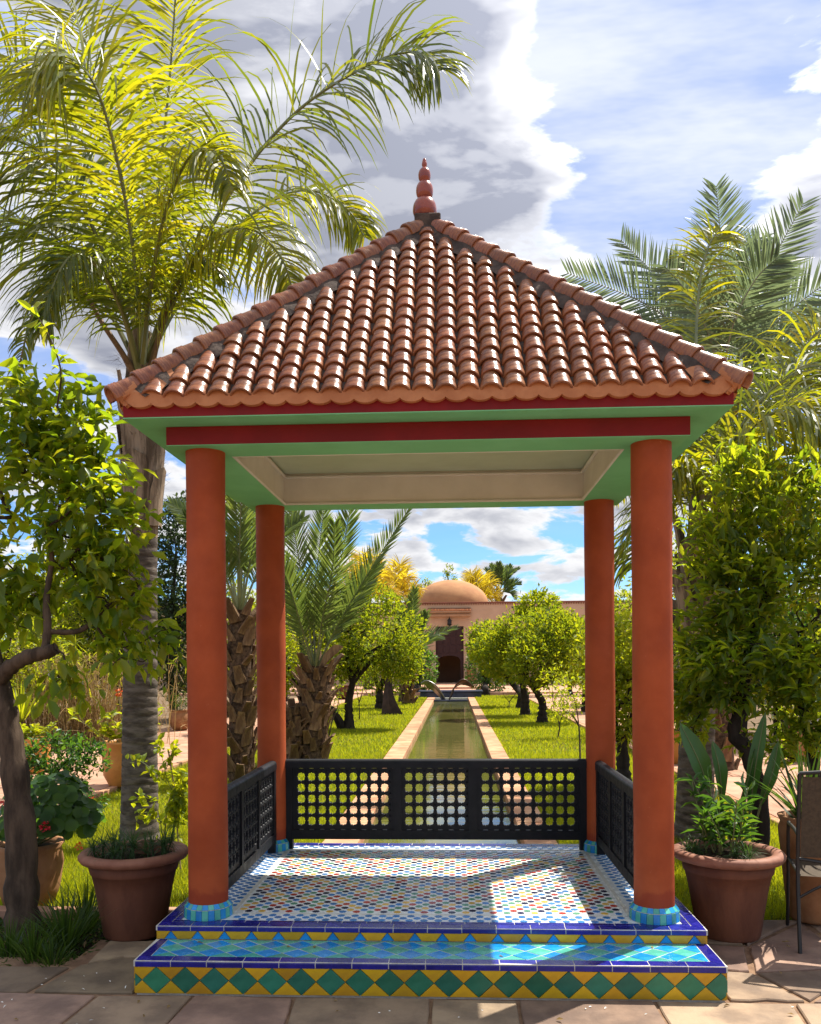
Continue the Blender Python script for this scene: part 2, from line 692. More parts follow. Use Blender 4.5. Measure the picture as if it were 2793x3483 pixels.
# ------------------------------------------------------------------ palms
def frond_mesh(pts, npairs=70, llen=.5, droop=.5, vee=.35, fwd=.55, wid=.022, rr=.018, t0=.12, lprof=None, jit=.12, mats=None, seg=4,
               up0=None, name='frond', sway=0.0):
    mb = MB()
    C = spline(pts, 40)
    n = len(C)
    rad = np.interp(np.linspace(0, 1, n), [0, .15, 1], [rr * 1.5, rr, rr * .22])
    tube(mb, C, rad, 5, 1)
    T = unit(np.gradient(C, axis=0))
    ts = np.linspace(t0, .995, npairs)
    idx = ts * (n - 1)
    i0 = np.clip(idx.astype(int), 0, n - 2)
    fr = (idx - i0)[:, None]
    P = C[i0] * (1 - fr) + C[i0 + 1] * fr
    Tt = unit(T[i0] * (1 - fr) + T[i0 + 1] * fr)
    up = (np.array([0, -.6, .8]) if up0 is None else np.asarray(up0, float)) + rng.normal(0, .15, 3)
    Sd = unit(np.cross(Tt, up) + 1e-6)
    Nn = np.cross(Sd, Tt)
    lp = lprof if lprof is not None else (lambda t: np.interp(t, [0, .12, .35, .7, 1], [.35, .75, 1, .8, .32]))
    for sg in (-1, 1):
        L = llen * lp(ts) * rng.uniform(.85, 1.1, npairs)
        ve = vee + rng.normal(0, jit * 1.5, npairs)
        fw = np.interp(ts, [0, 1], [fwd * .8, fwd * 1.7]) + rng.normal(0, jit, npairs)
        D = unit(sg * Sd * np.cos(ve)[:, None] + Nn * np.sin(ve)[:, None] + Tt * fw[:, None])
        Wv = unit(np.cross(D, Nn * .75 + Sd * sg * .1 + rng.normal(0, .25, (npairs, 3))))
        q = P.copy()
        rows = []
        prof = np.interp(np.linspace(0, 1, seg + 1), [0, .12, .45, .85, 1], [.45, .9, 1, .55, .04])
        dr = droop * rng.uniform(.7, 1.3, npairs)
        for s in range(seg + 1):
            w = (wid * .5 * prof[s])
            rows.append(np.stack([q - Wv * w, q + Wv * w], 1))
            q = q + D * (L / seg)[:, None]
            D = unit(D + np.array([0, 0, -1.0]) * (dr / seg * (0.4 + 1.2 * s / seg))[:, None])
        v = np.stack(rows, 1).reshape(npairs, -1, 3)
        m = (seg + 1) * 2
        F = np.array([[2 * s, 2 * s + 1, 2 * s + 3, 2 * s + 2] for s in range(seg)])
        f = F[None] + (np.arange(npairs) * m)[:, None, None]
        mb.add(v.reshape(-1, 3), f.reshape(-1, 4), 0)
    return mb


# ==================================================================== palette
GREEN = M('green_plaster', (.19, .57, .28), (.165, .52, .245), 3, rough=.62, spec=.3, bump=.05, bscale=60)
RED = M('red_plaster', (.215, .006, .006), (.17, .005, .005), 4, rough=.6, spec=.3, bump=.05, bscale=60)
COLUMN = M('column_tadelakt', (.39, .076, .020), (.29, .051, .013), 3.2, rough=.6, spec=.25, bump=.30, bscale=7, r2=.75, lo=.3, hi=.7, coords='World')
BEIGE = M('ceiling_beige', (.68, .67, .61), (.63, .62, .56), 5, rough=.7, spec=.3)
OLIVE = M('ceiling_panel', (.50, .58, .44), (.46, .54, .40), 4, rough=.75, spec=.3)
BLACK = M('black_lacquer', (.006, .007, .009), (.010, .010, .013), 12, rough=.45, spec=.22, bump=.08, bscale=90, r2=.6)
GROUT = M('grout', (.62, .60, .52), (.48, .46, .40), 20, rough=.85, spec=.2)
WHITE_T = M('floor_white', (.78, .79, .76), (.68, .70, .68), 9, rough=.16, spec=.5, r2=.34, bump=.05, bscale=26)
TILE_BLUE = M('tile_cobalt', (.007, .010, .15), (.016, .014, .23), 14, rough=.14, spec=.5, var='obj', vamt=.22, bump=.1, bscale=22, r2=.3)
TILE_GREEN = M('tile_green', (.012, .125, .070), (.022, .165, .095), 12, rough=.32, spec=.5, var='obj', vamt=.36, hue=.016, bump=.1, bscale=20, r2=.5)
TILE_YELLOW = M('tile_yellow', (.60, .34, .006), (.48, .25, .006), 10, rough=.3, spec=.5, var='obj', vamt=.22, hue=.010, bump=.1, bscale=20, r2=.5)
TILE_SKY = M('tile_azure', (.008, .20, .52), (.016, .27, .62), 12, rough=.14, spec=.5, var='obj', vamt=.16, bump=.1, bscale=20, r2=.3)
TILE_AQUA = M('tile_aqua', (.06, .34, .26), (.09, .42, .33), 12, rough=.14, spec=.5, var='obj', vamt=.18, bump=.1, bscale=20, r2=.3)
STAR = [M('star_navy', (.015, .014, .055), rough=.2, var='obj', vamt=.3), M('star_red', (.42, .045, .022), rough=.2, var='obj', vamt=.2),
        M('star_ochre', (.66, .40, .075), rough=.2, var='obj', vamt=.15), M('star_green', (.11, .28, .17), rough=.2, var='obj', vamt=.2),
        M('star_blue', (.055, .20, .46), rough=.2, var='obj', vamt=.2)]
_k = NT.__new__(NT)
_k.t = COLUMN.node_tree
_b = next(n for n in _k.t.nodes if n.type == 'BSDF_PRINCIPLED')
_old = _b.inputs['Base Color'].links[0].from_socket
_pos = _k.n('ShaderNodeNewGeometry').outputs['Position']
_sx = _k.n('ShaderNodeSeparateXYZ')
_k.l(_pos, _sx.inputs[0])
_h = _k.m('ADD', _sx.outputs[2], _k.m('MULTIPLY', _k.noise(_pos, 9.0, 5, .6), -.22))
_f = _k.m('MULTIPLY', _k.sstep(_h, .26, .31, 1.0, 0.0), .55)          # damp, darker plaster at the foot
_c1 = _k.mix(_f, _old, (.22, .022, .010))
_sp = _k.sstep(_k.noise(_pos, 26.0, 6, .7), .66, .74)                # pale scuffs
_k.l(_k.mix(_k.m('MULTIPLY', _sp, .35), _c1, (.62, .24, .12)), _b.inputs['Base Color'])
ROOFT = M('roof_tile_glaze', (.30, .115, .048), (.19, .064, .029), 16, rough=.20, spec=.45, var='obj', vamt=.22, hue=.006, bump=.16, bscale=60, r2=.42,
          stretch=(1, 3.5, 1))
ROOFT2 = M('roof_tile_glaze_mass', (.30, .115, .048), (.19, .064, .029), 16, rough=.15, spec=.6, var='isl', vamt=.30, bump=.10, bscale=60)
TERRA_RAW = M('eave_terracotta', (.50, .215, .095), (.42, .165, .07), 9, rough=.75, spec=.25, bump=.15, bscale=30, coords='World')
MORTAR = M('roof_mortar', (.105, .078, .062), (.058, .044, .036), 14, rough=.95, spec=.15, bump=1.0, bscale=26, coords='World')
FINIAL = M('finial_glaze', (.30, .07, .04), (.21, .045, .035), 10, rough=.16, spec=.5, r2=.3)
POT = M('terracotta_pot', (.175, .066, .036), (.115, .042, .024), 7, rough=.72, spec=.3, bump=.25, bscale=26, stretch=(1, 1, .35), coords='Object')
POT_RIM = M('terracotta_rim', (.29, .13, .08), (.22, .09, .055), 9, rough=.65, spec=.3, bump=.12, bscale=30)
POT_OR = M('orange_pot', (.55, .24, .05), (.47, .19, .04), 8, rough=.45, spec=.4, bump=.1, bscale=20)
POT_PALE = M('pale_pot', (.36, .18, .085), (.27, .125, .055), 8, rough=.75, spec=.25, bump=.2, bscale=26)
SOIL = M('soil', (.045, .030, .019), (.022, .015, .010), 16, rough=1, spec=.1, bump=1.0, bscale=30)
BARK = M('bark', (.105, .072, .048), (.042, .029, .020), 14, rough=.9, spec=.2, bump=1.0, bscale=38, stretch=(1, 1, .25), coords='World')
BARK_DARK = M('bark_dark', (.040, .030, .022), (.020, .015, .012), 14, rough=.9, spec=.2, bump=1.0, bscale=38, stretch=(1, 1, .25), coords='World')
PALM_BARK = M('palm_bark', (.165, .135, .108), (.070, .055, .044), 7, rough=.85, spec=.2, bump=.5, bscale=26, stretch=(1, 1, 3.0), coords='World')
SHEATH = M('palm_sheath', (.36, .27, .185), (.11, .078, .050), 7, rough=.85, spec=.2, bump=.9, bscale=22, stretch=(2.4, 2.4, .22), coords='World')
BOOT = M('palm_boot', (.27, .165, .080), (.12, .066, .036), 9, rough=.85, spec=.2, var='obj', vamt=.3, bump=.7, bscale=30, stretch=(2, 2, .4))
FIBRE = M('palm_fibre', (.15, .095, .058), (.050, .032, .022), 18, rough=.95, spec=.1, bump=1.0, bscale=50, coords='World')
RACHIS = M('rachis', (.20, .21, .07), (.13, .15, .06), 5, rough=.5, spec=.4)
RACHIS_DRY = M('rachis_dry', (.26, .16, .08), (.15, .09, .05), 5, rough=.7, spec=.3)
RACHIS_BLUE = M('rachis_grey', (.26, .27, .20), (.20, .21, .15), 5, rough=.5, spec=.4)
ADOBE = M('adobe_wall', (.58, .40, .27), (.50, .33, .21), .9, rough=.9, spec=.15, bump=.25, bscale=9, detail=8, coords='World', lo=.3, hi=.75)
ADOBE_DOME = M('adobe_dome', (.45, .235, .11), (.38, .185, .09), 1.1, rough=.9, spec=.15, bump=.25, bscale=9, detail=8, coords='World')
ADOBE_TRIM = M('adobe_trim', (.25, .10, .065), (.20, .085, .055), 4, rough=.9, spec=.15, bump=.2, coords='World')
ADOBE_PALE = M('canopy_plaster', (.46, .285, .17), (.40, .24, .14), 4, rough=.9, spec=.15, coords='World')
DOORWOOD = M('door_wood', (.055, .022, .020), (.035, .014, .013), 6, rough=.55, spec=.3, stretch=(6, 6, .6), coords='World')
BRONZE = M('bronze', (.085, .052, .042), (.050, .034, .030), 5, rough=.30, metal=.85, r2=.5, bump=.05)
STEEL = M('brushed_steel', (.26, .25, .25), (.18, .17, .17), 5, rough=.28, metal=.9, r2=.45)
IRON = M('black_iron', (.012, .011, .011), rough=.45, spec=.5)
MESHFAB = M('sling_fabric', (.085, .062, .040), (.06, .044, .03), 60, rough=.7, spec=.2)
CURB = M('pool_kerb', (.52, .30, .17), (.40, .19, .10), 3.2, rough=.85, spec=.2, bump=.25, bscale=22, var='obj', vamt=.14, coords='World')
PATH = M('path_paving', (.47, .28, .185), (.37, .20, .13), 2.2, rough=.9, spec=.15, bump=.3, bscale=18, var='obj', vamt=.12, coords='World')
STONE = M('flagstone', (.30, .205, .135), (.165, .112, .078), 3.4, rough=.72, spec=.3, bump=.5, bscale=15, var='obj', vamt=.34, hue=.018, coords='World', detail=9, r2=.9)
JOINT = M('paving_joint', (.30, .19, .115), (.20, .12, .075), 9, rough=.95, spec=.1, bump=.8, bscale=60, coords='World')
GROUND = M('ground_earth', (.20, .135, .085), (.12, .085, .05), 1.5, rough=1, spec=.1, bump=.5, bscale=12, coords='World')
LAWN = M('lawn_soil', (.11, .14, .010), (.07, .10, .010), 2.0, rough=1, spec=.1, bump=.6, bscale=30, coords='World')
BASIN = M('basin_tile', (.022, .028, .055), (.035, .040, .075), 5, rough=.3, spec=.5)
PETAL_W = M('petal_white', (.8, .78, .7), rough=.6)
PETAL_R = M('petal_red', (.72, .035, .05), (.55, .02, .03), 20, rough=.5)
PETAL_O = M('petal_orange', (.8, .16, .02), rough=.5)
WOODST = M('stake_wood', (.42, .30, .17), (.30, .2, .11), 12, rough=.8, stretch=(1, 1, .2))

L_CITRUS = leafmat('leaf_lemon', [(.030, .072, .010), (.065, .13, .012), (.12, .18, .015), (.20, .20, .018)], [(.20, .34, .010), (.40, .54, .012), (.62, .66, .015), (.85, .68, .02)], .55, .36, .45)
L_ORANGE = leafmat('leaf_orange', [(.026, .064, .010), (.052, .105, .011), (.090, .150, .012), (.15, .18, .014)], [(.18, .31, .010), (.35, .48, .012), (.58, .62, .015), (.78, .66, .02)], .54, .38, .45)
L_ORCH = leafmat('leaf_orchard', [(.028, .062, .008), (.052, .100, .010), (.090, .14, .012), (.14, .165, .012)], [(.20, .30, .010), (.34, .43, .012), (.54, .56, .012), (.74, .62, .012)], .50, .6, .2)
L_DARK = leafmat('leaf_dark', [(.012, .026, .010), (.020, .040, .014), (.035, .058, .020)], [(.04, .08, .015), (.07, .12, .02), (.12, .17, .03)], .3, .5, .3)
L_LIME = leafmat('leaf_lime', [(.07, .12, .010), (.11, .165, .012), (.17, .20, .015)], [(.40, .50, .01), (.56, .60, .012), (.76, .68, .015)], .52, .45, .35)
L_DEEP = leafmat('leaf_deep', [(.020, .060, .014), (.036, .090, .018), (.060, .12, .022)], [(.08, .22, .02), (.15, .32, .02), (.26, .40, .02)], .42, .42, .4)
L_QUEEN = leafmat('leaf_queen', [(.045, .080, .010), (.075, .115, .012), (.12, .145, .014)], [(.30, .37, .008), (.50, .50, .010), (.78, .62, .012)], .54, .36, .5)
L_QUEEN_G = leafmat('leaf_queen_green', [(.030, .060, .014), (.050, .080, .018), (.085, .11, .02)], [(.18, .26, .012), (.32, .38, .012), (.60, .52, .015)], .46, .36, .5)
L_YELLOWP = leafmat('leaf_yellow_palm', [(.22, .17, .012), (.28, .22, .014), (.32, .25, .02)], [(.80, .60, .02), (.95, .72, .03), (.95, .78, .05)], .55, .5, .3)
L_DATE = leafmat('leaf_date', [(.055, .090, .030), (.080, .12, .040), (.12, .155, .055)], [(.14, .22, .035), (.22, .30, .045), (.34, .40, .05)], .38, .38, .5)
L_DATE_B = leafmat('leaf_date_blue', [(.085, .115, .080), (.12, .155, .105), (.16, .20, .13)], [(.18, .26, .12), (.26, .34, .14), (.36, .44, .15)], .38, .36, .5)
L_GRASS = leafmat('leaf_grass', [(.075, .115, .009), (.115, .150, .010), (.17, .175, .012)], [(.40, .48, .010), (.58, .60, .012), (.78, .68, .016)], .50, .5, .3)
L_TUFT = leafmat('leaf_tuft', [(.020, .050, .010), (.034, .072, .012), (.055, .095, .014)], [(.07, .15, .012), (.12, .22, .014), (.2, .3, .016)], .4, .4, .4)
L_FERN = leafmat('leaf_fern', [(.020, .055, .020), (.030, .075, .026), (.050, .095, .03)], [(.06, .15, .03), (.10, .20, .03), (.15, .26, .03)], .36, .5, .3)
L_DRY = leafmat('leaf_dry', [(.20, .13, .06), (.30, .20, .09), (.38, .27, .13)], [(.34, .22, .07), (.44, .30, .1), (.5, .36, .12)], .35, .7, .2)
L_STREL = leafmat('leaf_strelitzia', [(.030, .085, .022), (.042, .105, .026)], [(.10, .28, .02), (.14, .32, .02)], .36, .34, .5)

# ==================================================================== setting
def sheet(name, poly, z, mat, kind='structure'):
    mb = MB()
    mb.add([(x, y, z) for x, y in poly], [list(range(len(poly)))])
    o = mb.build(name, mat)
    o['kind'] = kind
    return o


Z1, Z2 = 0.166, 0.241                      # step and platform height
WP, YS, YP, YB = 1.465, -0.530, -0.202, 1.914
LC, AC = 1.701, 1.242                      # column rows: y = 0 and LC, x = +-AC
POOL_Y0, POOL_Y1 = 1.96, 35.0

sheet('ground', [(-400, -300), (400, -300), (400, 500), (-400, 500)], -0.30, GROUND)
lw = MB()                                  # lawn with the pool cut out
for x0, x1, y0, y1 in ((-4.35, -1.09, .86, 37.2), (1.09, 3.42, .82, 37.2), (-1.09, 1.09, .86, 1.95)):
    lw.add([(x0, y0, -.035), (x1, y0, -.035), (x1, y1, -.035), (x0, y1, -.035)], [[0, 1, 2, 3]])
lw.build('lawn', LAWN, kind='structure')
sheet('garden_bed', [(-9, -.16), (-1.93, -.15), (-1.96, .22), (-1.5, .30), (-1.5, .86), (-9, .86)], -.030, SOIL)
for n_, xs in (('garden_border', (-40, -7.25)), ('garden_border', (7.0, 40))):
    sheet(n_, [(xs[0], -2), (xs[1], -2), (xs[1], 60), (xs[0], 60)], -.04, GROUND)
pc = MB()
box(pc, -40, 40, -40, .0, -.25, -.013)
for b in ((-2.0, -1.3, -.02, .32), (1.3, 40, -.02, .80)):
    box(pc, b[0], b[1], b[2], b[3], -.25, -.0131)
paving = pc.build('paving', JOINT, kind='structure')


def prism(mb, poly, z0, z1, bev=.006, mi=0):
    p = np.asarray(poly, float)
    c = p.mean(0)
    d = p - c
    ln = np.linalg.norm(d, axis=1, keepdims=True)
    inn = c + d * (1 - bev / np.maximum(ln, 1e-6))
    n = len(p)
    v = np.vstack([np.c_[p, np.full(n, z0)], np.c_[p, np.full(n, z1 - bev)], np.c_[inn, np.full(n, z1)]])
    f = [[i, (i + 1) % n, n + (i + 1) % n, n + i] for i in range(n)] + [[n + i, n + (i + 1) % n, 2 * n + (i + 1) % n, 2 * n + i] for i in range(n)]
    f.append([2 * n + i for i in range(n)])
    mb.add(v, f, mi)


def paver(poly, z, mat, parent, name, th=.05, bev=.006):
    c = np.mean(poly, axis=0)
    mb = MB()
    prism(mb, np.asarray(poly) - c, -th, 0, bev)
    me = mb.mesh(name, mat)
    o = link(name, me, parent, (c[0], c[1], z))
    tx, ty = rng.normal(0, .0025, 2)
    o.rotation_euler = (tx, ty, 0)
    return o


def shrink(poly, g):
    p = np.asarray(poly, float)
    c = p.mean(0)
    d = p - c
    return c + d * (1 - g / np.maximum(np.linalg.norm(d, axis=1, keepdims=True), 1e-6))


def soften(poly, amt, sub=2):
    """chip the straight edges of a slab a little"""
    p = np.asarray(poly, float)
    out = []
    n = len(p)
    for i in range(n):
        a, b = p[i], p[(i + 1) % n]
        e = unit(b - a)
        nrm = np.array([-e[1], e[0]])
        out.append(a + unit((p.mean(0) - a)) * amt * 1.6)
        for s in range(1, sub + 1):
            out.append(a + (b - a) * s / (sub + 1) + nrm * abs(rng.normal(0, amt)))
    return np.array(out)


def slab_rows(y0, rows, x0, x1, wmin, wmax, jitter, skip=None):
    """rows of flagstones; shared jittered corners keep the joints even"""
    y = y0
    prev = None
    for dep in rows:
        xs = [x0]
        while xs[-1] < x1:
            xs.append(xs[-1] + rng.uniform(wmin, wmax))
        yb = y - dep
        top = [np.array([x, y + rng.normal(0, jitter * .4)]) for x in xs]
        bot = [np.array([x + rng.normal(0, jitter), yb + rng.normal(0, jitter * .4)]) for x in xs]
        for i in range(len(xs) - 1):
            poly = [bot[i], bot[i + 1], top[i + 1], top[i]]
            c = np.mean(poly, axis=0)
            if skip and skip(c):
                continue
            paver(soften(shrink(poly, .0065), .004), rng.normal(0, .0025), STONE, paving, 'paving_stone')
        y = yb


slab_rows(-.535, [.47, .52, .45, .55, .5, .5], -3.6, 3.6, .42, .72, .035)
# slabs left of the steps, and the rougher ones on the right
for q in ([(-3.4, -.53), (-2.75, -.535), (-2.72, -.17), (-3.4, -.165)], [(-2.73, -.535), (-2.02, -.53), (-1.96, -.165), (-2.70, -.17)],
          [(-2.0, -.53), (-1.475, -.53), (-1.475, -.02), (-1.73, -.02), (-1.93, -.15)], [(-1.90, -.13), (-1.74, -.01), (-1.475, -.01), (-1.475, .27), (-1.93, .27)]):
    paver(soften(shrink(q, .007), .004), rng.normal(0, .002), STONE, paving, 'paving_stone')
gx = [1.475, 1.86, 2.36, 2.9, 3.5, 4.1]
gy = [-.535, -.10, .34, .80]
G = {(i, j): np.array([gx[i], gy[j]]) + (rng.normal(0, .055, 2) if 0 < i and 0 < j < 3 else 0) for i in range(6) for j in range(4)}
for i in range(5):
    for j in range(3):
        q = [G[i, j], G[i + 1, j], G[i + 1, j + 1], G[i, j + 1]]
        if rng.random() < .45:
            for t in ([q[0], q[1], q[2]], [q[0], q[2], q[3]]):
                paver(soften(shrink(t, .014), .008, 3), rng.normal(0, .004), STONE, paving, 'paving_stone')
        else:
            paver(soften(shrink(q, .013), .008, 3), rng.normal(0, .004), STONE, paving, 'paving_stone')

# garden paths along both sides of the lawn, with their kerbs
for sgn, xa, xb in ((-1, -7.2, -4.42), (1, 3.46, 6.9)):
    pb = MB()
    box(pb, xa, xb, 3.2 if sgn < 0 else 2.2, 46, -.2, .012)
    path = pb.build('garden_path', JOINT, kind='structure')
    ys = 3.2 if sgn < 0 else 2.2
    while ys < 24:
        dep = rng.uniform(.55, .8)
        xs = xa + .02
        while xs < xb - .2:
            w = min(rng.uniform(.55, .95), xb - .02 - xs)
            if xb - .02 - (xs + w) < .25:
                w = xb - .02 - xs
            paver(shrink([(xs, ys), (xs + w, ys), (xs + w, ys + dep), (xs, ys + dep)], .010), .022 + rng.normal(0, .002), PATH, path, 'paving_stone', .03)
            xs += w
        ys += dep
    far = MB()
    box(far, xa + .02, xb - .02, ys + .01, 45.9, -.02, .022)
    far.build('far_paving', PATH, path)
    ke = xb if sgn < 0 else xa
    y = 3.2 if sgn < 0 else 2.2
    while y < 36:
        ln = rng.uniform(.8, 1.1)
        mb = MB()
        box(mb, -.045, .045, .004, ln - .004, -.2, .035, bev=.008)
        link('kerb_stone', mb.mesh('kerb_stone', CURB), path, (ke + (.05 if sgn < 0 else -.05), y, 0))
        y += ln
# low kerb where the left lawn meets the bed
lk = sheet('bed_kerb', [(-9, .78), (-1.62, .78), (-1.62, .87), (-9, .87)], -.029, JOINT)
x = -3.9
while x < -1.7:
    w = rng.uniform(.42, .6)
    mb = MB()
    box(mb, 0, w - .008, .77, .88, -.1, .03, bev=.008)
    link('kerb_stone', mb.mesh('kerb_stone', PATH), lk, (x, 0, 0))
    x += w

# pool: water, walls, kerbs
wt = bpy.data.materials.new('pool_water')
wt.use_nodes = True
k = NT(wt.node_tree)
o_ = k.n('ShaderNodeOutputMaterial')
b_ = k.n('ShaderNodeBsdfPrincipled')
k.l(b_.outputs[0], o_.inputs[0])
ps = k.n('ShaderNodeNewGeometry').outputs['Position']
mp = k.n('ShaderNodeMapping')
mp.inputs['Scale'].default_value = (1, .35, 1)
k.l(ps, mp.inputs[0])
k.l(k.mix(k.sstep(k.noise(mp.outputs[0], 1.1, 4), .35, .65), (.085, .088, .020), (.115, .112, .030)), b_.inputs['Base Color'])
b_.inputs['Roughness'].default_value = .035
b_.inputs['IOR'].default_value = 1.33
b_.inputs['Specular IOR Level'].default_value = .6
bn = k.n('ShaderNodeBump')
bn.inputs['Strength'].default_value = .22
bn.inputs['Distance'].default_value = .012
mp2 = k.n('ShaderNodeMapping')
mp2.inputs['Scale'].default_value = (.8, 2.2, 1)
k.l(ps, mp2.inputs[0])
k.l(k.noise(mp2.outputs[0], 2.6, 3, .5), bn.inputs['Height'])
k.l(bn.outputs[0], b_.inputs['Normal'])
wm = MB()
wm.add([(-.76, POOL_Y0, -.10), (.80, POOL_Y0, -.10), (.80, POOL_Y1, -.10), (-.76, POOL_Y1, -.10)], [[0, 1, 2, 3]])
wm.build('pool_water', wt, kind='structure')
pk = MB()
for x0, x1 in ((-.80, -.757), (.797, .84)):
    box(pk, x0, x1, POOL_Y0, POOL_Y1, -.3, -.028)
box(pk, -1.09, 1.09, POOL_Y1, POOL_Y1 + .3, -.3, -.02)
pool = pk.build('pool_wall', GROUT, kind='structure')
for x0, x1 in ((-1.075, -.745), (.785, 1.085)):
    y = POOL_Y0
    while y < POOL_Y1:
        ln = min(rng.uniform(.85, 1.15), POOL_Y1 - y)
        mb = MB()
        box(mb, x0 - .5 * (x0 + x1), x1 - .5 * (x0 + x1), .003, ln - .003, -.12, .0 + rng.normal(0, .0015), bev=.006)
        link('kerb_stone', mb.mesh('kerb_stone', CURB), pool, (.5 * (x0 + x1), y, 0))
        y += ln

# ==================================================================== the pavilion
PAV = thing('garden_pavilion', 'open tiled pavilion with four orange columns, green eaves and a pyramid roof', 'pavilion', (0, LC / 2, 0))
TCACHE = {}


def tile(name, pts, nrm, th, mat, parent, gap=.0015, bev=.0012, jit=.0004):
    """a thin tile from its outline; alike outlines share one mesh"""
    p = np.asarray(pts, float)
    nrm = np.asarray(nrm, float)
    c = p.mean(0)
    d = p - c
    key = (tuple(np.round(d, 3).ravel()), tuple(nrm), mat.name, round(th, 4))
    if key not in TCACHE:
        n = len(p)
        # inset each edge by gap
        q = []
        for i in range(n):
            e0 = unit(d[i] - d[i - 1])
            e1 = unit(d[(i + 1) % n] - d[i])
            n0, n1 = np.cross(nrm, e0), np.cross(nrm, e1)
            m = n0 + n1
            m = m / max(.35, np.dot(m, n0))
            q.append(d[i] + m * gap)
        q = np.array(q)
        cc = q.mean(0)
        r = q + unit(cc - q) * bev * 1.5
        v = np.vstack([q - nrm * .004, q + nrm * (th - bev), r + nrm * th])
        f = [[i, (i + 1) % n, n + (i + 1) % n, n + i] for i in range(n)]
        f += [[n + i, n + (i + 1) % n, 2 * n + (i + 1) % n, 2 * n + i] for i in range(n)]
        f.append([2 * n + i for i in range(n)])
        mb = MB()
        mb.add(v, f)
        TCACHE[key] = mb.mesh(name, mat)
    o = link(name, TCACHE[key], parent, c + nrm * rng.normal(0, jit))
    o.rotation_euler = rng.normal(0, .007, 3)
    return o


def clip_poly(pts, axis, lo, hi):
    """Sutherland-Hodgman on one axis"""
    for sgn, lim in ((1, lo), (-1, hi)):
        out = []
        n = len(pts)
        for i in range(n):
            a, b = pts[i], pts[(i + 1) % n]
            da, db = sgn * (a[axis] - lim), sgn * (b[axis] - lim)
            if da >= 0:
                out.append(a)
            if (da > 0 > db) or (da < 0 < db):
                t = da / (da - db)
                out.append(tuple(a[j] + (b[j] - a[j]) * t for j in range(len(a))))
        pts = out
        if len(pts) < 3:
            return []
    # drop near duplicates
    res = []
    for q in pts:
        if not res or math.dist(q, res[-1]) > 1e-4:
            res.append(q)
    if len(res) > 2 and math.dist(res[0], res[-1]) < 1e-4:
        res.pop()
    return res if len(res) > 2 else []


pm = MB()
box(pm, -WP + .006, WP - .006, YS + .006, YP + .05, -.05, Z1 - .004)
box(pm, -WP + .006, WP - .006, YP + .006, YB - .006, -.05, Z2 - .004)
box(pm, -WP - .0062, WP + .0062, YS - .0062, YP, Z1 - .030, Z1 - .0008)
box(pm, -WP - .0062, WP + .0062, YP - .0062, YB + .0062, Z2 - .027, Z2 - .0020)
platform = pm.build('platform', GROUT, PAV)
TH = .006
PIT = .147


def face_tiles(to3, nrm, u0, u1, v0, v1, first, kind):
    """diamond frieze between u0..u1, v0..v1; to3 maps (u,v) to space"""
    h, mid = v1 - v0, .5 * (v0 + v1)
    kk = -2
    while u0 + first + kk * PIT < u1 + PIT:
        c = u0 + first + kk * PIT
        if kind == 'diamond':
            shapes = [('diamond_tile', [(c - PIT / 2, mid), (c, v0), (c + PIT / 2, mid), (c, v1)], TILE_GREEN),
                      ('triangle_tile', [(c, v0), (c + PIT, v0), (c + PIT / 2, mid)], TILE_YELLOW),
                      ('triangle_tile', [(c, v1), (c + PIT / 2, mid), (c + PIT, v1)], TILE_YELLOW)]
        else:
            w = .036
            shapes = [('triangle_tile', [(c - w, v0), (c + w, v0), (c, v1)], TILE_SKY),
                      ('border_tile', [(c + w, v0), (c + PIT - w, v0), (c + PIT, v1), (c, v1)], TILE_YELLOW)]
        for nm, pl, mt in shapes:
            pl = clip_poly(pl, 0, u0, u1)
            if len(pl) >= 3:
                tile(nm, [to3(*q) for q in pl], nrm, TH, mt, platform)
        kk += 1


CAPH1, CAPH2 = .031, .028
face_tiles(lambda u, v: (u, YS, v), (0, -1, 0), -WP, WP, 0.0, Z1 - CAPH1, .110, 'diamond')
face_tiles(lambda u, v: (u, YP, v), (0, -1, 0), -WP, WP, Z1 + .002, Z2 - CAPH2, .075, 'tri')
face_tiles(lambda u, v: (WP, u, v), (1, 0, 0), YS, YP, 0.0, Z1 - CAPH1, .110, 'diamond')
face_tiles(lambda u, v: (-WP, -u, v), (-1, 0, 0), -YP, -YS, 0.0, Z1 - CAPH1, .110, 'diamond')
face_tiles(lambda u, v: (WP, u, v), (1, 0, 0), YP, YB, 0.0, Z2 - CAPH2, .110, 'diamond')
face_tiles(lambda u, v: (-WP, -u, v), (-1, 0, 0), -YB, -YP, 0.0, Z2 - CAPH2, .110, 'diamond')


def cap_mesh(ln, w, h):
    """bullnose edge tile, length along x, nose towards -y, top at z=0"""
    key = ('cap', round(ln, 3), w, h)
    if key not in TCACHE:
        mb = MB()
        g = .0024
        r = .010
        prof = [(w, -h), (-TH - .002, -h), (-TH - .002, -r)]
        for a in np.linspace(0, 90, 5)[1:]:
            prof.append((-TH - .002 + r - r * math.cos(RAD(a)), -r + r * math.sin(RAD(a)) + 0))
        prof += [(w - .001, 0.0015)]
        n = len(prof)
        v = [(s * (ln / 2 - g), y, z) for s in (-1, 1) for y, z in prof]
        f = [[i, (i + 1) % n, n + (i + 1) % n, n + i][::-1] for i in range(n)] + [list(range(n))[::-1][::-1], [n + i for i in range(n)][::-1]]
        mb.add(v, f)
        TCACHE[key] = mb.mesh('edge_tile', TILE_BLUE)
    return TCACHE[key]


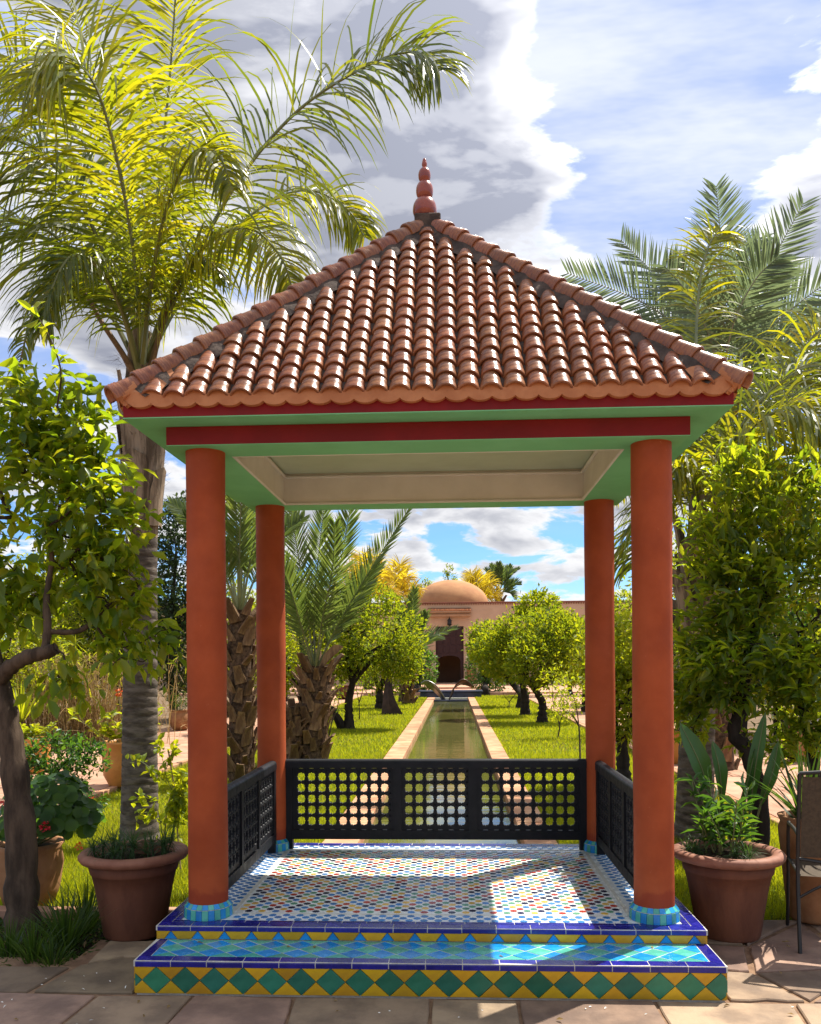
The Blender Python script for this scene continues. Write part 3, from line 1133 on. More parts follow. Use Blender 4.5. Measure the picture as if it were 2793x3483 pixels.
def cap_run(p0, p1, z, w, h, target=.183):
    a, b = np.array(p0), np.array(p1)
    L = np.linalg.norm(b - a)
    n = max(1, round(L / target))
    ang = math.atan2(b[1] - a[1], b[0] - a[0])
    me = cap_mesh(L / n, w, h)
    for i in range(n):
        c = a + (b - a) * (i + .5) / n
        o = link('edge_tile', me, platform, (c[0], c[1], z + rng.normal(0, .0006)))
        o.rotation_euler = (rng.normal(0, .004), rng.normal(0, .003), ang)


BW = .058
cap_run((-WP, YS), (WP, YS), Z1, BW, CAPH1)
cap_run((WP, YS + BW + .002), (WP, YP - .001), Z1, BW, CAPH1, .2)
cap_run((-WP, YP - .001), (-WP, YS + BW + .002), Z1, BW, CAPH1, .2)
cap_run((-WP, YP), (WP, YP), Z2, BW, CAPH2)
cap_run((WP, YP + BW + .002), (WP, YB - BW - .002), Z2, BW, CAPH2)
cap_run((-WP, YB - BW - .002), (-WP, YP + BW + .002), Z2, BW, CAPH2)
cap_run((WP, YB), (-WP, YB), Z2, BW, CAPH2)
# tread of the step: azure and aqua diamonds
TX, TY0, TY1 = WP - BW - .002, YS + BW + .002, YP - .008
dep = TY1 - TY0
dd = dep / 2
row = 0
for rr in range(0, 5):
    yc = TY0 + rr * dd / 2
    off = 0 if rr % 2 else PIT / 2
    mt = TILE_SKY if rr % 2 else TILE_AQUA
    nrow = int(2 * TX / PIT) + 3
    for i in range(-1, nrow):
        c = -TX + .075 + off + (i - .5) * PIT
        pl = [(c - PIT / 2, yc), (c, yc - dd / 2), (c + PIT / 2, yc), (c, yc + dd / 2)]
        pl = clip_poly(clip_poly(pl, 0, -TX, TX) or [(0, 0)] * 2, 1, TY0, TY1)
        if len(pl) >= 3:
            tile('tread_tile', [(x, y, Z1 - .0045) for x, y in pl], (0, 0, 1), .0055, mt, platform, gap=.0026)
# second blue row inside the platform edge
FX, FY0, FY1 = WP - BW - .002, YP + BW + .002, YB - BW - .002
SB = .040
for (x0, x1, y0, y1, ax) in ((-FX, FX, FY0, FY0 + SB, 0), (-FX, FX, FY1 - SB, FY1, 0), (-FX, -FX + SB, FY0 + SB, FY1 - SB, 1), (FX - SB, FX, FY0 + SB, FY1 - SB, 1)):
    ln = (x1 - x0) if ax == 0 else (y1 - y0)
    n = round(ln / .135)
    for i in range(n):
        a, b = i / n, (i + 1) / n
        if ax == 0:
            q = [(x0 + ln * a, y0), (x0 + ln * b, y0), (x0 + ln * b, y1), (x0 + ln * a, y1)]
        else:
            q = [(x0, y0 + ln * a), (x1, y0 + ln * a), (x1, y0 + ln * b), (x0, y0 + ln * b)]
        tile('border_tile', [(x, y, Z2 - .0045) for x, y in q], (0, 0, 1), .0055, TILE_BLUE, platform, gap=.0024)
# white mosaic ground and its stars
MX, MY0, MY1 = FX - SB, FY0 + SB, FY1 - SB
wb = MB()
wb.add([(-MX, MY0, Z2 - .001), (MX, MY0, Z2 - .001), (MX, MY1, Z2 - .001), (-MX, MY1, Z2 - .001)], [[0, 1, 2, 3]])
wb.build('mosaic_ground', WHITE_T, platform)
LX, LY0, LY1 = 1.115, MY0 + .135, MY1 - .135
strip = MB()
for x0, x1, y0, y1 in ((-LX - .012, -LX + .012, LY0, LY1), (LX - .012, LX + .012, LY0, LY1), (-MX, MX, LY0 - .012, LY0 - .001), (-MX, MX, LY1 + .001, LY1 + .012)):
    box(strip, x0, x1, y0, y1, Z2 - .004, Z2 + .0015)
strip.build('white_border', GROUT, platform)
ang = np.arange(16) * math.pi / 8
sr = np.where(np.arange(16) % 2 == 0, .0225, .0178)
star2 = np.c_[np.cos(ang) * sr, np.sin(ang) * sr]
star_me = []
for mt in STAR:
    mb = MB()
    v = np.vstack([np.c_[star2, np.full(16, -.002)], np.c_[star2 * .985, np.full(16, .0012)], np.c_[star2 * .94, np.full(16, .0018)]])
    f = [[i, (i + 1) % 16, 16 + (i + 1) % 16, 16 + i] for i in range(16)] + [[16 + i, 16 + (i + 1) % 16, 32 + (i + 1) % 16, 32 + i] for i in range(16)] + [[32 + i for i in range(16)]]
    mb.add(v, f)
    star_me.append(mb.mesh('floor_tile', mt))
SPX, SPY = .0775, .0388
stars = []
jr = 0
y = MY0 + .022
while y < MY1 - .015:
    xs = np.arange(-MX + .024 + (SPX / 2 if jr % 2 else 0), MX - .02, SPX)
    for ci, xx in enumerate(xs):
        if abs(abs(xx) - LX) < .030 or abs(y - LY0 + .006) < .022 or abs(y - LY1 - .006) < .022:
            continue
        if min(math.hypot(abs(xx) - AC, y), math.hypot(abs(xx) - AC, y - LC)) < .15:
            continue
        if abs(xx) > LX or y < LY0 or y > LY1:
            cidx = 4
        else:
            cidx = (ci * 2 + (jr // 2) + (jr % 2) * 3) % 5
            if rng.random() < .18:
                cidx = int(rng.integers(0, 5))
        stars.append((xx, y, cidx))
    y += SPY
    jr += 1
rest = MB()
Sv = np.vstack([np.c_[star2, np.full(16, -.002)], np.c_[star2 * .96, np.full(16, .0018)]])
Sf = [[i, (i + 1) % 16, 16 + (i + 1) % 16, 16 + i] for i in range(16)] + [[16 + i for i in range(16)]]
for i, (xx, yy, ci) in enumerate(stars):
    p = (xx + rng.normal(0, .0012), yy + rng.normal(0, .0012), Z2)
    if i < 300:
        o = link('floor_tile', star_me[ci], platform, p)
        o.rotation_euler = (rng.normal(0, .006), rng.normal(0, .006), rng.normal(0, .06))
    else:
        rest.add(Sv + np.array(p), Sf, ci)
rest.build('floor_mosaic', STAR, platform, kind='stuff')

# ---- columns
for cx, cyy in ((-AC, 0), (AC, 0), (-AC, LC), (AC, LC)):
    mb = MB()
    zt = 2.852
    prof = [(.109 + .0015 * math.sin(z * 5 + cx), z) for z in np.linspace(Z2, zt, 22)]
    lathe(mb, prof, (cx, cyy, 0), 40, 0)
    col = mb.build('column', COLUMN, PAV, smooth=True)
    nt = 24
    for kq in range(nt):
        a0, a1 = 2 * math.pi * kq / nt, 2 * math.pi * (kq + 1) / nt
        key = ('ring', kq)
        for lvl in (0, 1):
            mt = (TILE_AQUA, TILE_SKY)[(kq + lvl) % 2]
            if lvl == 0:
                q = [(.134, a0, 0), (.134, a1, 0), (.131, a1, .056), (.131, a0, .056)]
            else:
                q = [(.130, a0, .058), (.130, a1, .058), (.110, a1, .082), (.110, a0, .082)]
            pts = [(r * math.cos(a), r * math.sin(a), z) for r, a, z in q]
            am = .5 * (a0 + a1)
            nn = np.array([math.cos(am), math.sin(am), 0]) if lvl == 0 else unit(np.array([math.cos(am), math.sin(am), .8]))
            kk2 = ('ring', kq, lvl)
            if kk2 not in TCACHE:
                p = np.array(pts)
                c = p.mean(0)
                inn = c + (p - c) * .95
                v = np.vstack([p - nn * .012, inn + nn * .002])
                m2 = MB()
                m2.add(v, [[0, 1, 5, 4], [1, 2, 6, 5], [2, 3, 7, 6], [3, 0, 4, 7], [4, 5, 6, 7]])
                TCACHE[kk2] = m2.mesh('base_tile', mt)
            link('base_tile', TCACHE[kk2], col, (cx, cyy, Z2))
    mb = MB()
    lathe(mb, [(.129, 0), (.1285, .057), (.108, .082)], (cx, cyy, Z2), 32)
    mb.build('base_ring', GROUT, col, smooth=True)

# ---- beam ring, soffit, fascia, ceiling
ZB0, ZB1, WB, YBM = 2.852, 2.951, 1.410, -.168
WE, YE = 1.582, -.338
bt = MB()
yb2, ye2 = LC - YBM, LC - YE
for (x0, x1, y0, y1) in ((-WB, WB, YBM, YBM + .03), (-WB, WB, yb2 - .03, yb2), (-WB, -WB + .03, YBM + .03, yb2 - .03), (WB - .03, WB, YBM + .03, yb2 - .03)):
    box(bt, x0, x1, y0, y1, ZB0, ZB1 - .001)
bt.build('beam', RED, PAV)
CX, CY0, CY1, ZCE = 1.118, .100, 1.630, 3.080
gb = MB()
for (x0, x1, y0, y1) in ((-WB + .031, WB - .031, YBM + .031, CY0 - .033), (-WB + .031, WB - .031, CY1 + .033, yb2 - .031), (-WB + .031, -CX - .033, CY0 - .03, CY1 + .03), (CX + .033, WB - .031, CY0 - .03, CY1 + .03)):
    box(gb, x0, x1, y0, y1, ZB0 + .004, ZB1)
# thin green skin under the beam so only its outer faces stay red
for (x0, x1, y0, y1) in ((-WB, WB, YBM, CY0), (-WB, WB, CY1, yb2), (-WB, -CX, CY0, CY1), (CX, WB, CY0, CY1)):
    box(gb, x0, x1, y0, y1, ZB0 - .004, ZB0 - .0005)
for (x0, x1, y0, y1) in ((-WE - .001, WE + .001, YE - .001, YBM + .1), (-WE - .001, WE + .001, yb2 - .1, ye2 + .001), (-WE - .001, -WB + .1, YBM + .1, yb2 - .1), (WB - .1, WE + .001, YBM + .1, yb2 - .1)):
    box(gb, x0, x1, y0, y1, ZB1 + .001, ZB1 + .006)
gb.build('soffit', GREEN, PAV)
fb = MB()
for (x0, x1, y0, y1) in ((-WE, WE, YE, YE + .04), (-WE, WE, ye2 - .04, ye2), (-WE, -WE + .04, YE + .04, ye2 - .04), (WE - .04, WE, YE + .04, ye2 - .04)):
    box(fb, x0, x1, y0, y1, ZB1 + .0065, 3.035)
fb.build('fascia', RED, PAV)
cb = MB()
t_ = .03
for (x0, x1, y0, y1) in ((-CX - t_, CX + t_, CY0 - t_, CY0), (-CX - t_, CX + t_, CY1, CY1 + t_), (-CX - t_, -CX, CY0, CY1), (CX, CX + t_, CY0, CY1)):
    box(cb, x0, x1, y0, y1, ZB0 + .012, ZCE)
ceil_ = cb.build('ceiling_coffer', BEIGE, PAV)
mo = MB()
for zz, wd in ((ZB0 - .006, .016), (ZCE - .035, .022)):
    for (x0, x1, y0, y1) in ((-CX - .002, CX + .002, CY0 - .002, CY0 + wd), (-CX - .002, CX + .002, CY1 - wd, CY1 + .002), (-CX - .002, -CX + wd, CY0 + wd, CY1 - wd), (CX - wd, CX + .002, CY0 + wd, CY1 - wd)):
        box(mo, x0, x1, y0, y1, zz, zz + .018, bev=.004)
mo.build('moulding', BEIGE, ceil_)
cp = MB()
box(cp, -CX - .02, CX + .02, CY0 - .02, CY1 + .02, ZCE, ZCE + .02)
cp.build('ceiling_panel', OLIVE, ceil_)

# ---- roof
EX, EY0, EY1, EZ, APZ = 1.580, -.350, LC + .350, 3.062, 4.515
AP = np.array([0, LC / 2, APZ])
dk = MB()
dk.add([(-EX, EY0, EZ), (EX, EY0, EZ), (EX, EY1, EZ), (-EX, EY1, EZ), tuple(AP), (-EX, EY0, EZ - .03), (EX, EY0, EZ - .03), (EX, EY1, EZ - .03), (-EX, EY1, EZ - .03)],
       [[0, 1, 4], [1, 2, 4], [2, 3, 4], [3, 0, 4], [5, 6, 1, 0], [6, 7, 2, 1], [7, 8, 3, 2], [8, 5, 0, 3]])
roof = dk.build('roof', MORTAR, PAV)


def barrel(length, r0, r1, nseg, arc, ridges, lip=.010):
    """tapered barrel tile along +y (lower, wider end at y=length), axis z=0"""
    ss = [0.0]
    ds = [0.0]
    base = length - .062
    ss += [base * .5, base]
    ds += [0, 0]
    for q, h in ridges:
        ss.append(length - q)
        ds.append(h)
    order = np.argsort(ss)
    ss, ds = np.array(ss)[order], np.array(ds)[order]
    a = np.linspace(-arc, arc, nseg + 1)
    rows = []
    for s, h in zip(ss, ds):
        r = r0 + (r1 - r0) * s / length + h
        rows.append(np.c_[r * np.sin(a), np.full(nseg + 1, s), r * np.cos(a)])
    r = r1 - lip
    rows.append(np.c_[r * np.sin(a), np.full(nseg + 1, length - .001), r * np.cos(a)])
    rows.append(np.c_[r * np.sin(a), np.full(nseg + 1, length - .05), r * np.cos(a)])
    v = np.concatenate(rows)
    n = nseg + 1
    f = [[i * n + j, i * n + j + 1, (i + 1) * n + j + 1, (i + 1) * n + j][::-1] for i in range(len(rows) - 1) for j in range(nseg)]
    return v, f


RIDG = [(.060, -.001), (.053, .0040), (.047, -.0015), (.039, .0042), (.031, -.0015), (.022, .0046), (.014, -.0005), (.005, .0040), (.0, .0005)]
tv, tf = barrel(.170, .049, .0585, 12, RAD(100), RIDG)
tmb = MB()
tmb.add(tv, tf)
tile_me = tmb.mesh('roof_tile', ROOFT, smooth=True)
TPITCH, COURSE = .1185, .1165
mass = MB()
ev = MB()
evr = MB()


def roof_face(e0, e1, individual):
    """e0->e1 along the eave, seen from outside left to right"""
    e0, e1 = np.array(e0, float), np.array(e1, float)
    ux = unit(e1 - e0)
    W_ = np.linalg.norm(e1 - e0)
    mid = .5 * (e0 + e1)
    down = unit(mid - AP)
    SL = np.linalg.norm(mid - AP)
    nr = np.cross(ux, -down)
    if nr[2] < 0:
        nr = -nr
    xax = np.cross(down, nr)
    ncol = int((W_ / 2 - .05) / TPITCH)
    for ci in range(-ncol, ncol + 1):
        xo = ci * TPITCH
        smax = SL * (1 - abs(xo) / (W_ / 2)) - .100 - .02 * abs(math.sin(ci * 1.7))
        j = 0
        while True:
            low = j * COURSE
            lenr = min(.185, smax - low + .06)
            if smax - low < .035 and j > 0:
                break
            lowpt = mid + ux * (xo + rng.normal(0, .002)) - down * (low - .022 + rng.normal(0, .003)) - nr * .020
            org = lowpt - down * .170
            lift = .0075
            yv = unit(down + nr * lift / .18 + ux * rng.normal(0, .008))
            zv = unit(nr - yv * np.dot(nr, yv))
            xv = np.cross(yv, zv)
            Rm = Matrix(np.stack([xv, yv, zv], 1).tolist())
            if individual:
                link('roof_tile', tile_me, roof, org + nr * .004, Rm.to_quaternion())
            else:
                mass.add(tv @ np.stack([xv, yv, zv]) + org + nr * .004, tf)
            j += 1
            if j > 40 or smax - low < COURSE * .8:
                break
    # scalloped terracotta under the tile ends
    n = int(round(W_ / TPITCH * 16))
    us = np.linspace(-W_ / 2 + .02, W_ / 2 - .02, n)
    inside = np.cross(np.array([0, 0, 1.0]), ux)
    front = mid - inside * .022 + np.array([0, 0, -.010])
    top = -.016 + .055 * np.sqrt(np.maximum(0, 1 - (np.abs((us / TPITCH + .5) % 1 - .5) * 2 * .93) ** 2))
    bot = -.020 - .032 * np.sqrt(np.maximum(0, 1 - (np.abs((us / TPITCH) % 1 - .5) * 2 * .96) ** 2))
    P0 = front + np.outer(us, ux)
    z = np.array([0, 0, 1.0])
    v = np.concatenate([P0 + np.outer(top, z), P0 + np.outer(bot, z), P0 + np.outer(bot, z) + inside * .07, P0 + np.outer(top, z) + inside * .07])
    f = []
    for i in range(n - 1):
        f += [[n + i, n + i + 1, i + 1, i], [2 * n + i, 2 * n + i + 1, n + i + 1, n + i], [i, i + 1, 3 * n + i + 1, 3 * n + i]]
    ev.add(v, f)


cs = [(-EX, EY0, EZ), (EX, EY0, EZ), (EX, EY1, EZ), (-EX, EY1, EZ)]
roof_face(cs[0], cs[1], True)
for a, b in ((1, 2), (2, 3), (3, 0)):
    roof_face(cs[a], cs[b], False)
mass.build('roof_tiles', ROOFT2, roof, smooth=True, kind='stuff')
ev.build('eave_scallops', TERRA_RAW, roof)
# hips: a mortar bed with big barrel tiles on it
hv, hf = barrel(.205, .050, .060, 14, RAD(112), RIDG, .014)
hm = MB()
hm.add(hv, hf)
hip_me = hm.mesh('ridge_tile', ROOFT, smooth=True)
hb = MB()
for c in cs:
    c = np.array(c)
    d = unit(c - AP)
    Lh = np.linalg.norm(c - AP)
    side = unit(np.cross(d, [0, 0, 1]))
    nr = np.cross(side, d)
    nr = nr if nr[2] > 0 else -nr
    # rough mortar bed, flattened
    ns = 44
    for sgn in (-1, 1):
        rows = []
        for i in range(ns + 1):
            s = .04 + (Lh - .10) * i / ns
            p = AP + d * s
            w = .108 + .014 * math.sin(i * 1.9) + rng.normal(0, .010)
            # follow the face plane outward from the hip
            fc = np.array([0, -1, 0]) if (sgn * side)[1] * c[1] != 0 else None
            rows.append([p + nr * .045, p + sgn * side * w * .45 + nr * (.012 + rng.normal(0, .003)), p + sgn * side * w - nr * (.066 + rng.normal(0, .004))])
        v = np.array(rows).reshape(-1, 3)
        f = []
        for i in range(ns):
            for q in range(2):
                a = i * 3 + q
                f.append([a, a + 1, a + 4, a + 3] if sgn > 0 else [a, a + 3, a + 4, a + 1])
        hb.add(v, f)
    nh = 17
    step = (Lh - .02) / nh
    for i in range(nh):
        lowd = Lh + .055 - i * step
        yv = unit(d + nr * .05)
        org = AP + d * (lowd - .205) + nr * (.012 + .004)
        zv = unit(nr - yv * np.dot(nr, yv))
        xv = np.cross(yv, zv)
        o = link('ridge_tile', hip_me, roof, org, Matrix(np.stack([xv, yv, zv], 1).tolist()).to_quaternion())
        o.scale = (1, (step + .04) / .205 if i else 1, 1)
    # terracotta plug closing the lowest hip tile
    pl = MB()
    e = c + d * .02
    a = np.linspace(-RAD(112), RAD(112), 15)
    ring = np.array([e + nr * .014 + side * .056 * math.sin(t) + nr * .056 * math.cos(t) for t in a])
    low = np.array([c + side * .05 - np.array([0, 0, .075]) - d * .03, c - side * .05 - np.array([0, 0, .075]) - d * .03])
    pv = np.vstack([ring, low[::-1]])
    back = pv - d * .10
    n = len(pv)
    pl.add(np.vstack([pv, back]), [list(range(n)), [n + i for i in range(n)][::-1]] + [[i, n + i, n + (i + 1) % n, (i + 1) % n] for i in range(n)])
    pl.build('corner_plug', TERRA_RAW, roof)
for ia, ib in ((0, 1), (1, 2), (2, 3), (3, 0)):
    for c, other in ((cs[ia], cs[ib]), (cs[ib], cs[ia])):
        c, other = np.array(c), np.array(other)
        ux = unit(other - c)
        fn = np.cross(other - c, AP - c)
        fn = unit(fn if fn[2] > 0 else -fn)
        outw = unit(np.array([fn[0], fn[1], 0]))
        lo = np.array([0, 0, -.05]) + outw * .018
        pts = [c + ux * .01 + lo, c + ux * .20 + lo, c + ux * .20 + fn * .022, c + ux * .12 + (AP - c) * .085 + fn * .026, c + (AP - c) * .13 + fn * .040, c + fn * .035]
        pm2 = MB()
        pm2.add(pts, [[0, 1, 2, 5], [2, 3, 4, 5]])
        pm2.build('corner_bedding', TERRA_RAW, roof)
hb.build('hip_mortar', MORTAR, roof, smooth=True)
fx = MB()
box(fx, -.085, .085, LC / 2 - .085, LC / 2 + .085, APZ - .06, APZ + .052, bev=.008)
fin = MB()
zf = APZ + .05
prof = [(.050, 0), (.062, .008), (.076, .035), (.079, .062), (.073, .095), (.058, .122), (.041, .135), (.044, .140), (.053, .158), (.0565, .185), (.053, .212), (.041, .235), (.030, .246),
        (.032, .251), (.039, .268), (.041, .288), (.038, .308), (.029, .326), (.015, .338), (.013, .344), (.0165, .352), (.0175, .364), (.014, .378), (.0125, .386), (.010, .394), (.004, .401), (.0005, .402)]
fr = np.array(prof)
ft = np.linspace(0, 1, len(fr))
pp = spline(np.c_[fr, np.zeros(len(fr))], 90)[:, :2]
lathe(fin, pp, (-.02, LC / 2, zf), 28)
fo = fin.build('finial', FINIAL, PAV, smooth=True)
fx.build('finial_block', MORTAR, fo)

# ---- railings
def star_hole(n=24):
    a = np.arange(n) * 2 * math.pi / n
    r = np.empty(n)
    for i, t in enumerate(a):
        m = min(abs(t - q * math.pi / 2) for q in range(5))
        dg = min(abs(t - math.pi / 4 - q * math.pi / 2) for q in range(5))
        r[i] = .0315 if m < .02 else (.0258 if m < .30 else (.0300 if m < .6 else .0308))
    return a, r


HA, HR = star_hole()


def lattice(mb, u0, u1, v0, v1, T, pu=.0797, pv=.0838):
    """plate of star-shaped openings; T maps (u, v, depth) to space"""
    nu, nv = int((u1 - u0) / pu), int((v1 - v0) / pv)
    mu, mv = (u1 - u0 - nu * pu) / 2, (v1 - v0 - nv * pv) / 2
    n = len(HA)
    th = .013
    sq = np.array([(math.cos(a) / max(abs(math.cos(a)), abs(math.sin(a))), math.sin(a) / max(abs(math.cos(a)), abs(math.sin(a)))) for a in HA])
    for i in range(nu):
        for j in range(nv):
            cu, cv = u0 + mu + (i + .5) * pu, v0 + mv + (j + .5) * pv
            out = sq * np.array([pu / 2, pv / 2])
            inn = np.c_[np.cos(HA) * HR, np.sin(HA) * HR * 1.08]
            mid = inn * 1.10
            v = []
            for ring, dpt in ((out, th), (mid, th), (inn, th * .4), (inn, -th * .4), (mid, -th), (out, -th)):
                v += [T(cu + a, cv + b, dpt) for a, b in ring]
            f = []
            for r in range(5):
                for q in range(n):
                    q2 = (q + 1) % n
                    f.append([r * n + q, r * n + q2, (r + 1) * n + q2, (r + 1) * n + q])
            mb.add(v, f)
            # turned beads at crossings and midway
            for (a, b, s) in ((pu / 2, pv / 2, .0115), (0, pv / 2, .008), (pu / 2, 0, .008)):
                for sg in (-1, 1):
                    c0 = (cu + a, cv + b)
                    vv = [T(c0[0] - s, c0[1], sg * th), T(c0[0], c0[1] - s, sg * th), T(c0[0] + s, c0[1], sg * th), T(c0[0], c0[1] + s, sg * th), T(c0[0], c0[1], sg * (th + s * .75))]
                    mb.add(vv, [[0, 1, 4], [1, 2, 4], [2, 3, 4], [3, 0, 4]])

    def bx(a0, a1, b0, b1):
        v = [T(a, b, c) for c in (-th, th) for a, b in ((a0, b0), (a1, b0), (a1, b1), (a0, b1))]
        mb.add(v, BOXF)
    slot = .006
    for (b0, b1, s0, s1) in ((v0 + slot, v0 + mv, v0, v0 + slot), (v1 - mv, v1 - slot, v1 - slot, v1)):
        bx(u0, u1, b0, b1)
        for i in range(nu + 1):
            a = u0 + mu + i * pu
            bx(max(u0, a - .022), min(u1, a + .022), s0, s1)
    for (a0, a1) in ((u0, u0 + mu), (u1 - mu, u1)):
        bx(a0, a1, v0 + mv, v1 - mv)


def railing(T, u0, u1, posts, panels, label):
    """T maps (u, z, depth) to space; posts = list of (u0,u1) uprights, panels between them"""
    r = link('railing', None, PAV)
    r['label'] = label
    zt, zb, zf_ = .925, .318, Z2 + .001
    fr_ = MB()

    def bx(mb, a0, a1, b0, b1, d):
        v = [T(a, b, c) for c in (-d, d) for a, b in ((a0, b0), (a1, b0), (a1, b1), (a0, b1))]
        mb.add(v, BOXF)
    # rounded top rail
    n = 9
    prof = [(-.032, .858), (-.032, .900)] + [(.032 * -math.cos(t), .900 + .025 * math.sin(t)) for t in np.linspace(.3, math.pi - .3, n)] + [(.032, .900), (.032, .858)]
    m = len(prof)
    v = [T(u, z, d) for u in (u0, u1) for d, z in prof]
    fr_.add(v, [[i, (i + 1) % m, m + (i + 1) % m, m + i] for i in range(m)] + [list(range(m)), [m + i for i in range(m)]])
    fr_.build('top_rail', BLACK, r)
    br = MB()
    bx(br, u0 + .058, u1 - .058, zb, .386, .024)
    br.build('bottom_rail', BLACK, r)
    for i, (a, b) in enumerate(posts):
        p = MB()
        end = i in (0, len(posts) - 1)
        bx(p, a, b, zf_ if end else .386, .8585, .0275 if end else .0265)
        p.build('post', BLACK, r)
    for a, b in panels:
        lt = MB()
        lattice(lt, a, b, .386, .8575, T)
        lt.build('lattice_panel', BLACK, r)
    return r


railing(lambda u, z, d: (u, LC + .010 + d, z), -1.143, 1.143, [(-1.143, -1.083), (-.315, -.251), (.254, .318), (1.083, 1.143)],
        [(-1.083, -.315), (-.251, .254), (.318, 1.083)], 'black lattice railing across the back of the pavilion')
for sg, nm in ((-1, 'black lattice railing along the left side'), (1, 'black lattice railing along the right side')):
    xr = 1.215
    railing((lambda s: (lambda u, z, d: (s * xr + s * d, u, z)))(sg), .105, LC - .105, [(.105, .165), (.560, .610), (1.03, 1.08), (LC - .165, LC - .105)],
            [(.165, .560), (.610, 1.03), (1.08, LC - .165)], nm)

# ==================================================================== the domed building at the far end
BY = 52.0
BLD = thing('domed_building', 'pink adobe building with a low dome behind the pool and orange trees', 'building', (0, BY, 0))
DX0, DX1 = -1.06, .80                       # doorway
DZ0, DZ1 = .24, 3.99
wall = MB()
box(wall, -30, DX0, BY, BY + .6, -.3, 5.50)
box(wall, DX1, 34, BY, BY + .6, -.3, 5.50)
box(wall, DX0, DX1, BY + .001, BY + .6, DZ1, 5.50)
box(wall, DX0, DX1, BY - .1, BY + .6, -.3, DZ0)
wall_o = wall.build('wall', ADOBE, BLD)
tr = MB()
box(tr, -30, 34, BY - .06, BY + .62, 5.502, 5.60, bev=.02)
for i in range(160):                        # little dentils below the coping
    xx = -8 + i * .16
    box(tr, xx, xx + .08, BY - .045, BY - .001, 5.41, 5.501)
tr.build('coping', ADOBE_TRIM, wall_o)
dm = MB()
dp = [(2.56 * math.cos(t), 1.72 * math.sin(t)) for t in np.linspace(0, math.pi / 2 - .01, 20)]
lathe(dm, [(2.56, -.4)] + dp + [(.001, 1.72)], (0.0, BY + 2.9, 5.60), 56, wob=.002)
dm.build('dome', ADOBE_DOME, BLD, smooth=True)
cn = MB()
X0, X1 = -1.56, 1.30
box(cn, X0 + .05, X1 - .05, BY - .32, BY - .002, 4.62, 4.78, bev=.015)
for i in range(22):
    xx = X0 + .12 + i * (X1 - X0 - .3) / 21
    box(cn, xx, xx + .07, BY - .36, BY - .003, 4.785, 4.87)
box(cn, X0, X1, BY - .45, BY - .002, 4.875, 4.97, bev=.015)
cn.build('door_canopy', ADOBE_PALE, BLD)
ct = MB()
for i in range(30):
    xx = X0 + .06 + i * (X1 - X0 - .12) / 29
    tube(ct, [(xx, BY - .44, 4.985), (xx, BY - .004, 5.17)], [.055, .05], 8)
ct.build('canopy_tiles', ROOFT2, BLD, kind='stuff')
# door leaf with its round-headed wicket
xm0, xm1, zt = -.90, .58, 2.05
zs = 1.55
leaf = MB()
n = 14
arch = [(xm0, DZ0), (xm0, zs)] + [(.5 * (xm0 + xm1) - .5 * (xm1 - xm0) * math.cos(t), zs + (zt - zs) * math.sin(t) ** .55) for t in np.linspace(.05, math.pi - .05, n)] + [(xm1, zs), (xm1, DZ0)]
outer = [(DX0, DZ0), (DX0, zs)] + [(DX0 + (DX1 - DX0) * i / (n - 1), DZ1) for i in range(n)] + [(DX1, zs), (DX1, DZ0)]
m_ = len(arch)
for yy, flip in ((BY + .18, 0), (BY + .26, 1)):
    v = [(x, yy, z) for x, z in outer] + [(x, yy, z) for x, z in arch]
    f = [[i, i + 1, m_ + i + 1, m_ + i] for i in range(m_ - 1)]
    leaf.add(v, f)
v = [(x, yy, z) for yy in (BY + .18, BY + .26) for x, z in arch]
leaf.add(v, [[i, i + 1, m_ + i + 1, m_ + i] for i in range(m_ - 1)])
door = leaf.build('door', DOORWOOD, BLD)
dpn = MB()
for i in range(4):
    for j in range(3):
        a = DX0 + .10 + i * .43
        b = 2.22 + j * .58
        box(dpn, a, a + .36, BY + .160, BY + .179, b, b + .50, bev=.012)
dpn.build('door_panel', DOORWOOD, door)
inn = MB()                                  # passage behind the wicket, its end wall added to keep the opening dark
box(inn, DX0 - .05, xm0 - .05, BY + .3, BY + 5, 0, 4)
box(inn, xm1 + .05, DX1 + .05, BY + .3, BY + 5, 0, 4)
box(inn, DX0, DX1, BY + .3, BY + 5, 2.4, 4)
box(inn, DX0, DX1, BY + .61, BY + 5, -.2, .2)
box(inn, DX0, DX1, BY + 5.01, BY + 5.2, -.2, 4)
inn.build('passage', ADOBE, BLD)
# lantern over the door
lx, ly = -.13, BY - .28
ln_ = thing('door_lantern', 'dark metal lantern hanging over the tall wooden door', 'lantern', (lx, ly, 3.95))
lm = MB()
lathe(lm, [(.01, .62), (.03, .56), (.02, .50), (.07, .44), (.16, .36), (.17, .34), (.14, .33), (.14, .10), (.17, .09), (.15, .06), (.06, .0), (.01, -.05)], (lx, ly, 4.02), 8)
lm.build('body', IRON, ln_, loc=(lx, ly, 3.95))
ch = MB()
tube(ch, [(lx, ly, 4.63), (lx, ly, 4.66)], .012, 5)
tube(ch, [(lx, ly, 4.655), (lx, BY - .1, 4.655)], .012, 5)
ch.build('hanger', IRON, ln_, loc=(lx, ly, 3.95))
tb = MB()
box(tb, -14, 14, 38.5, 51.88, -.25, .10)
box(tb, -3, 3, 44, 51.87, .0995, .20)
ter = tb.build('terrace', PATH, kind='structure')


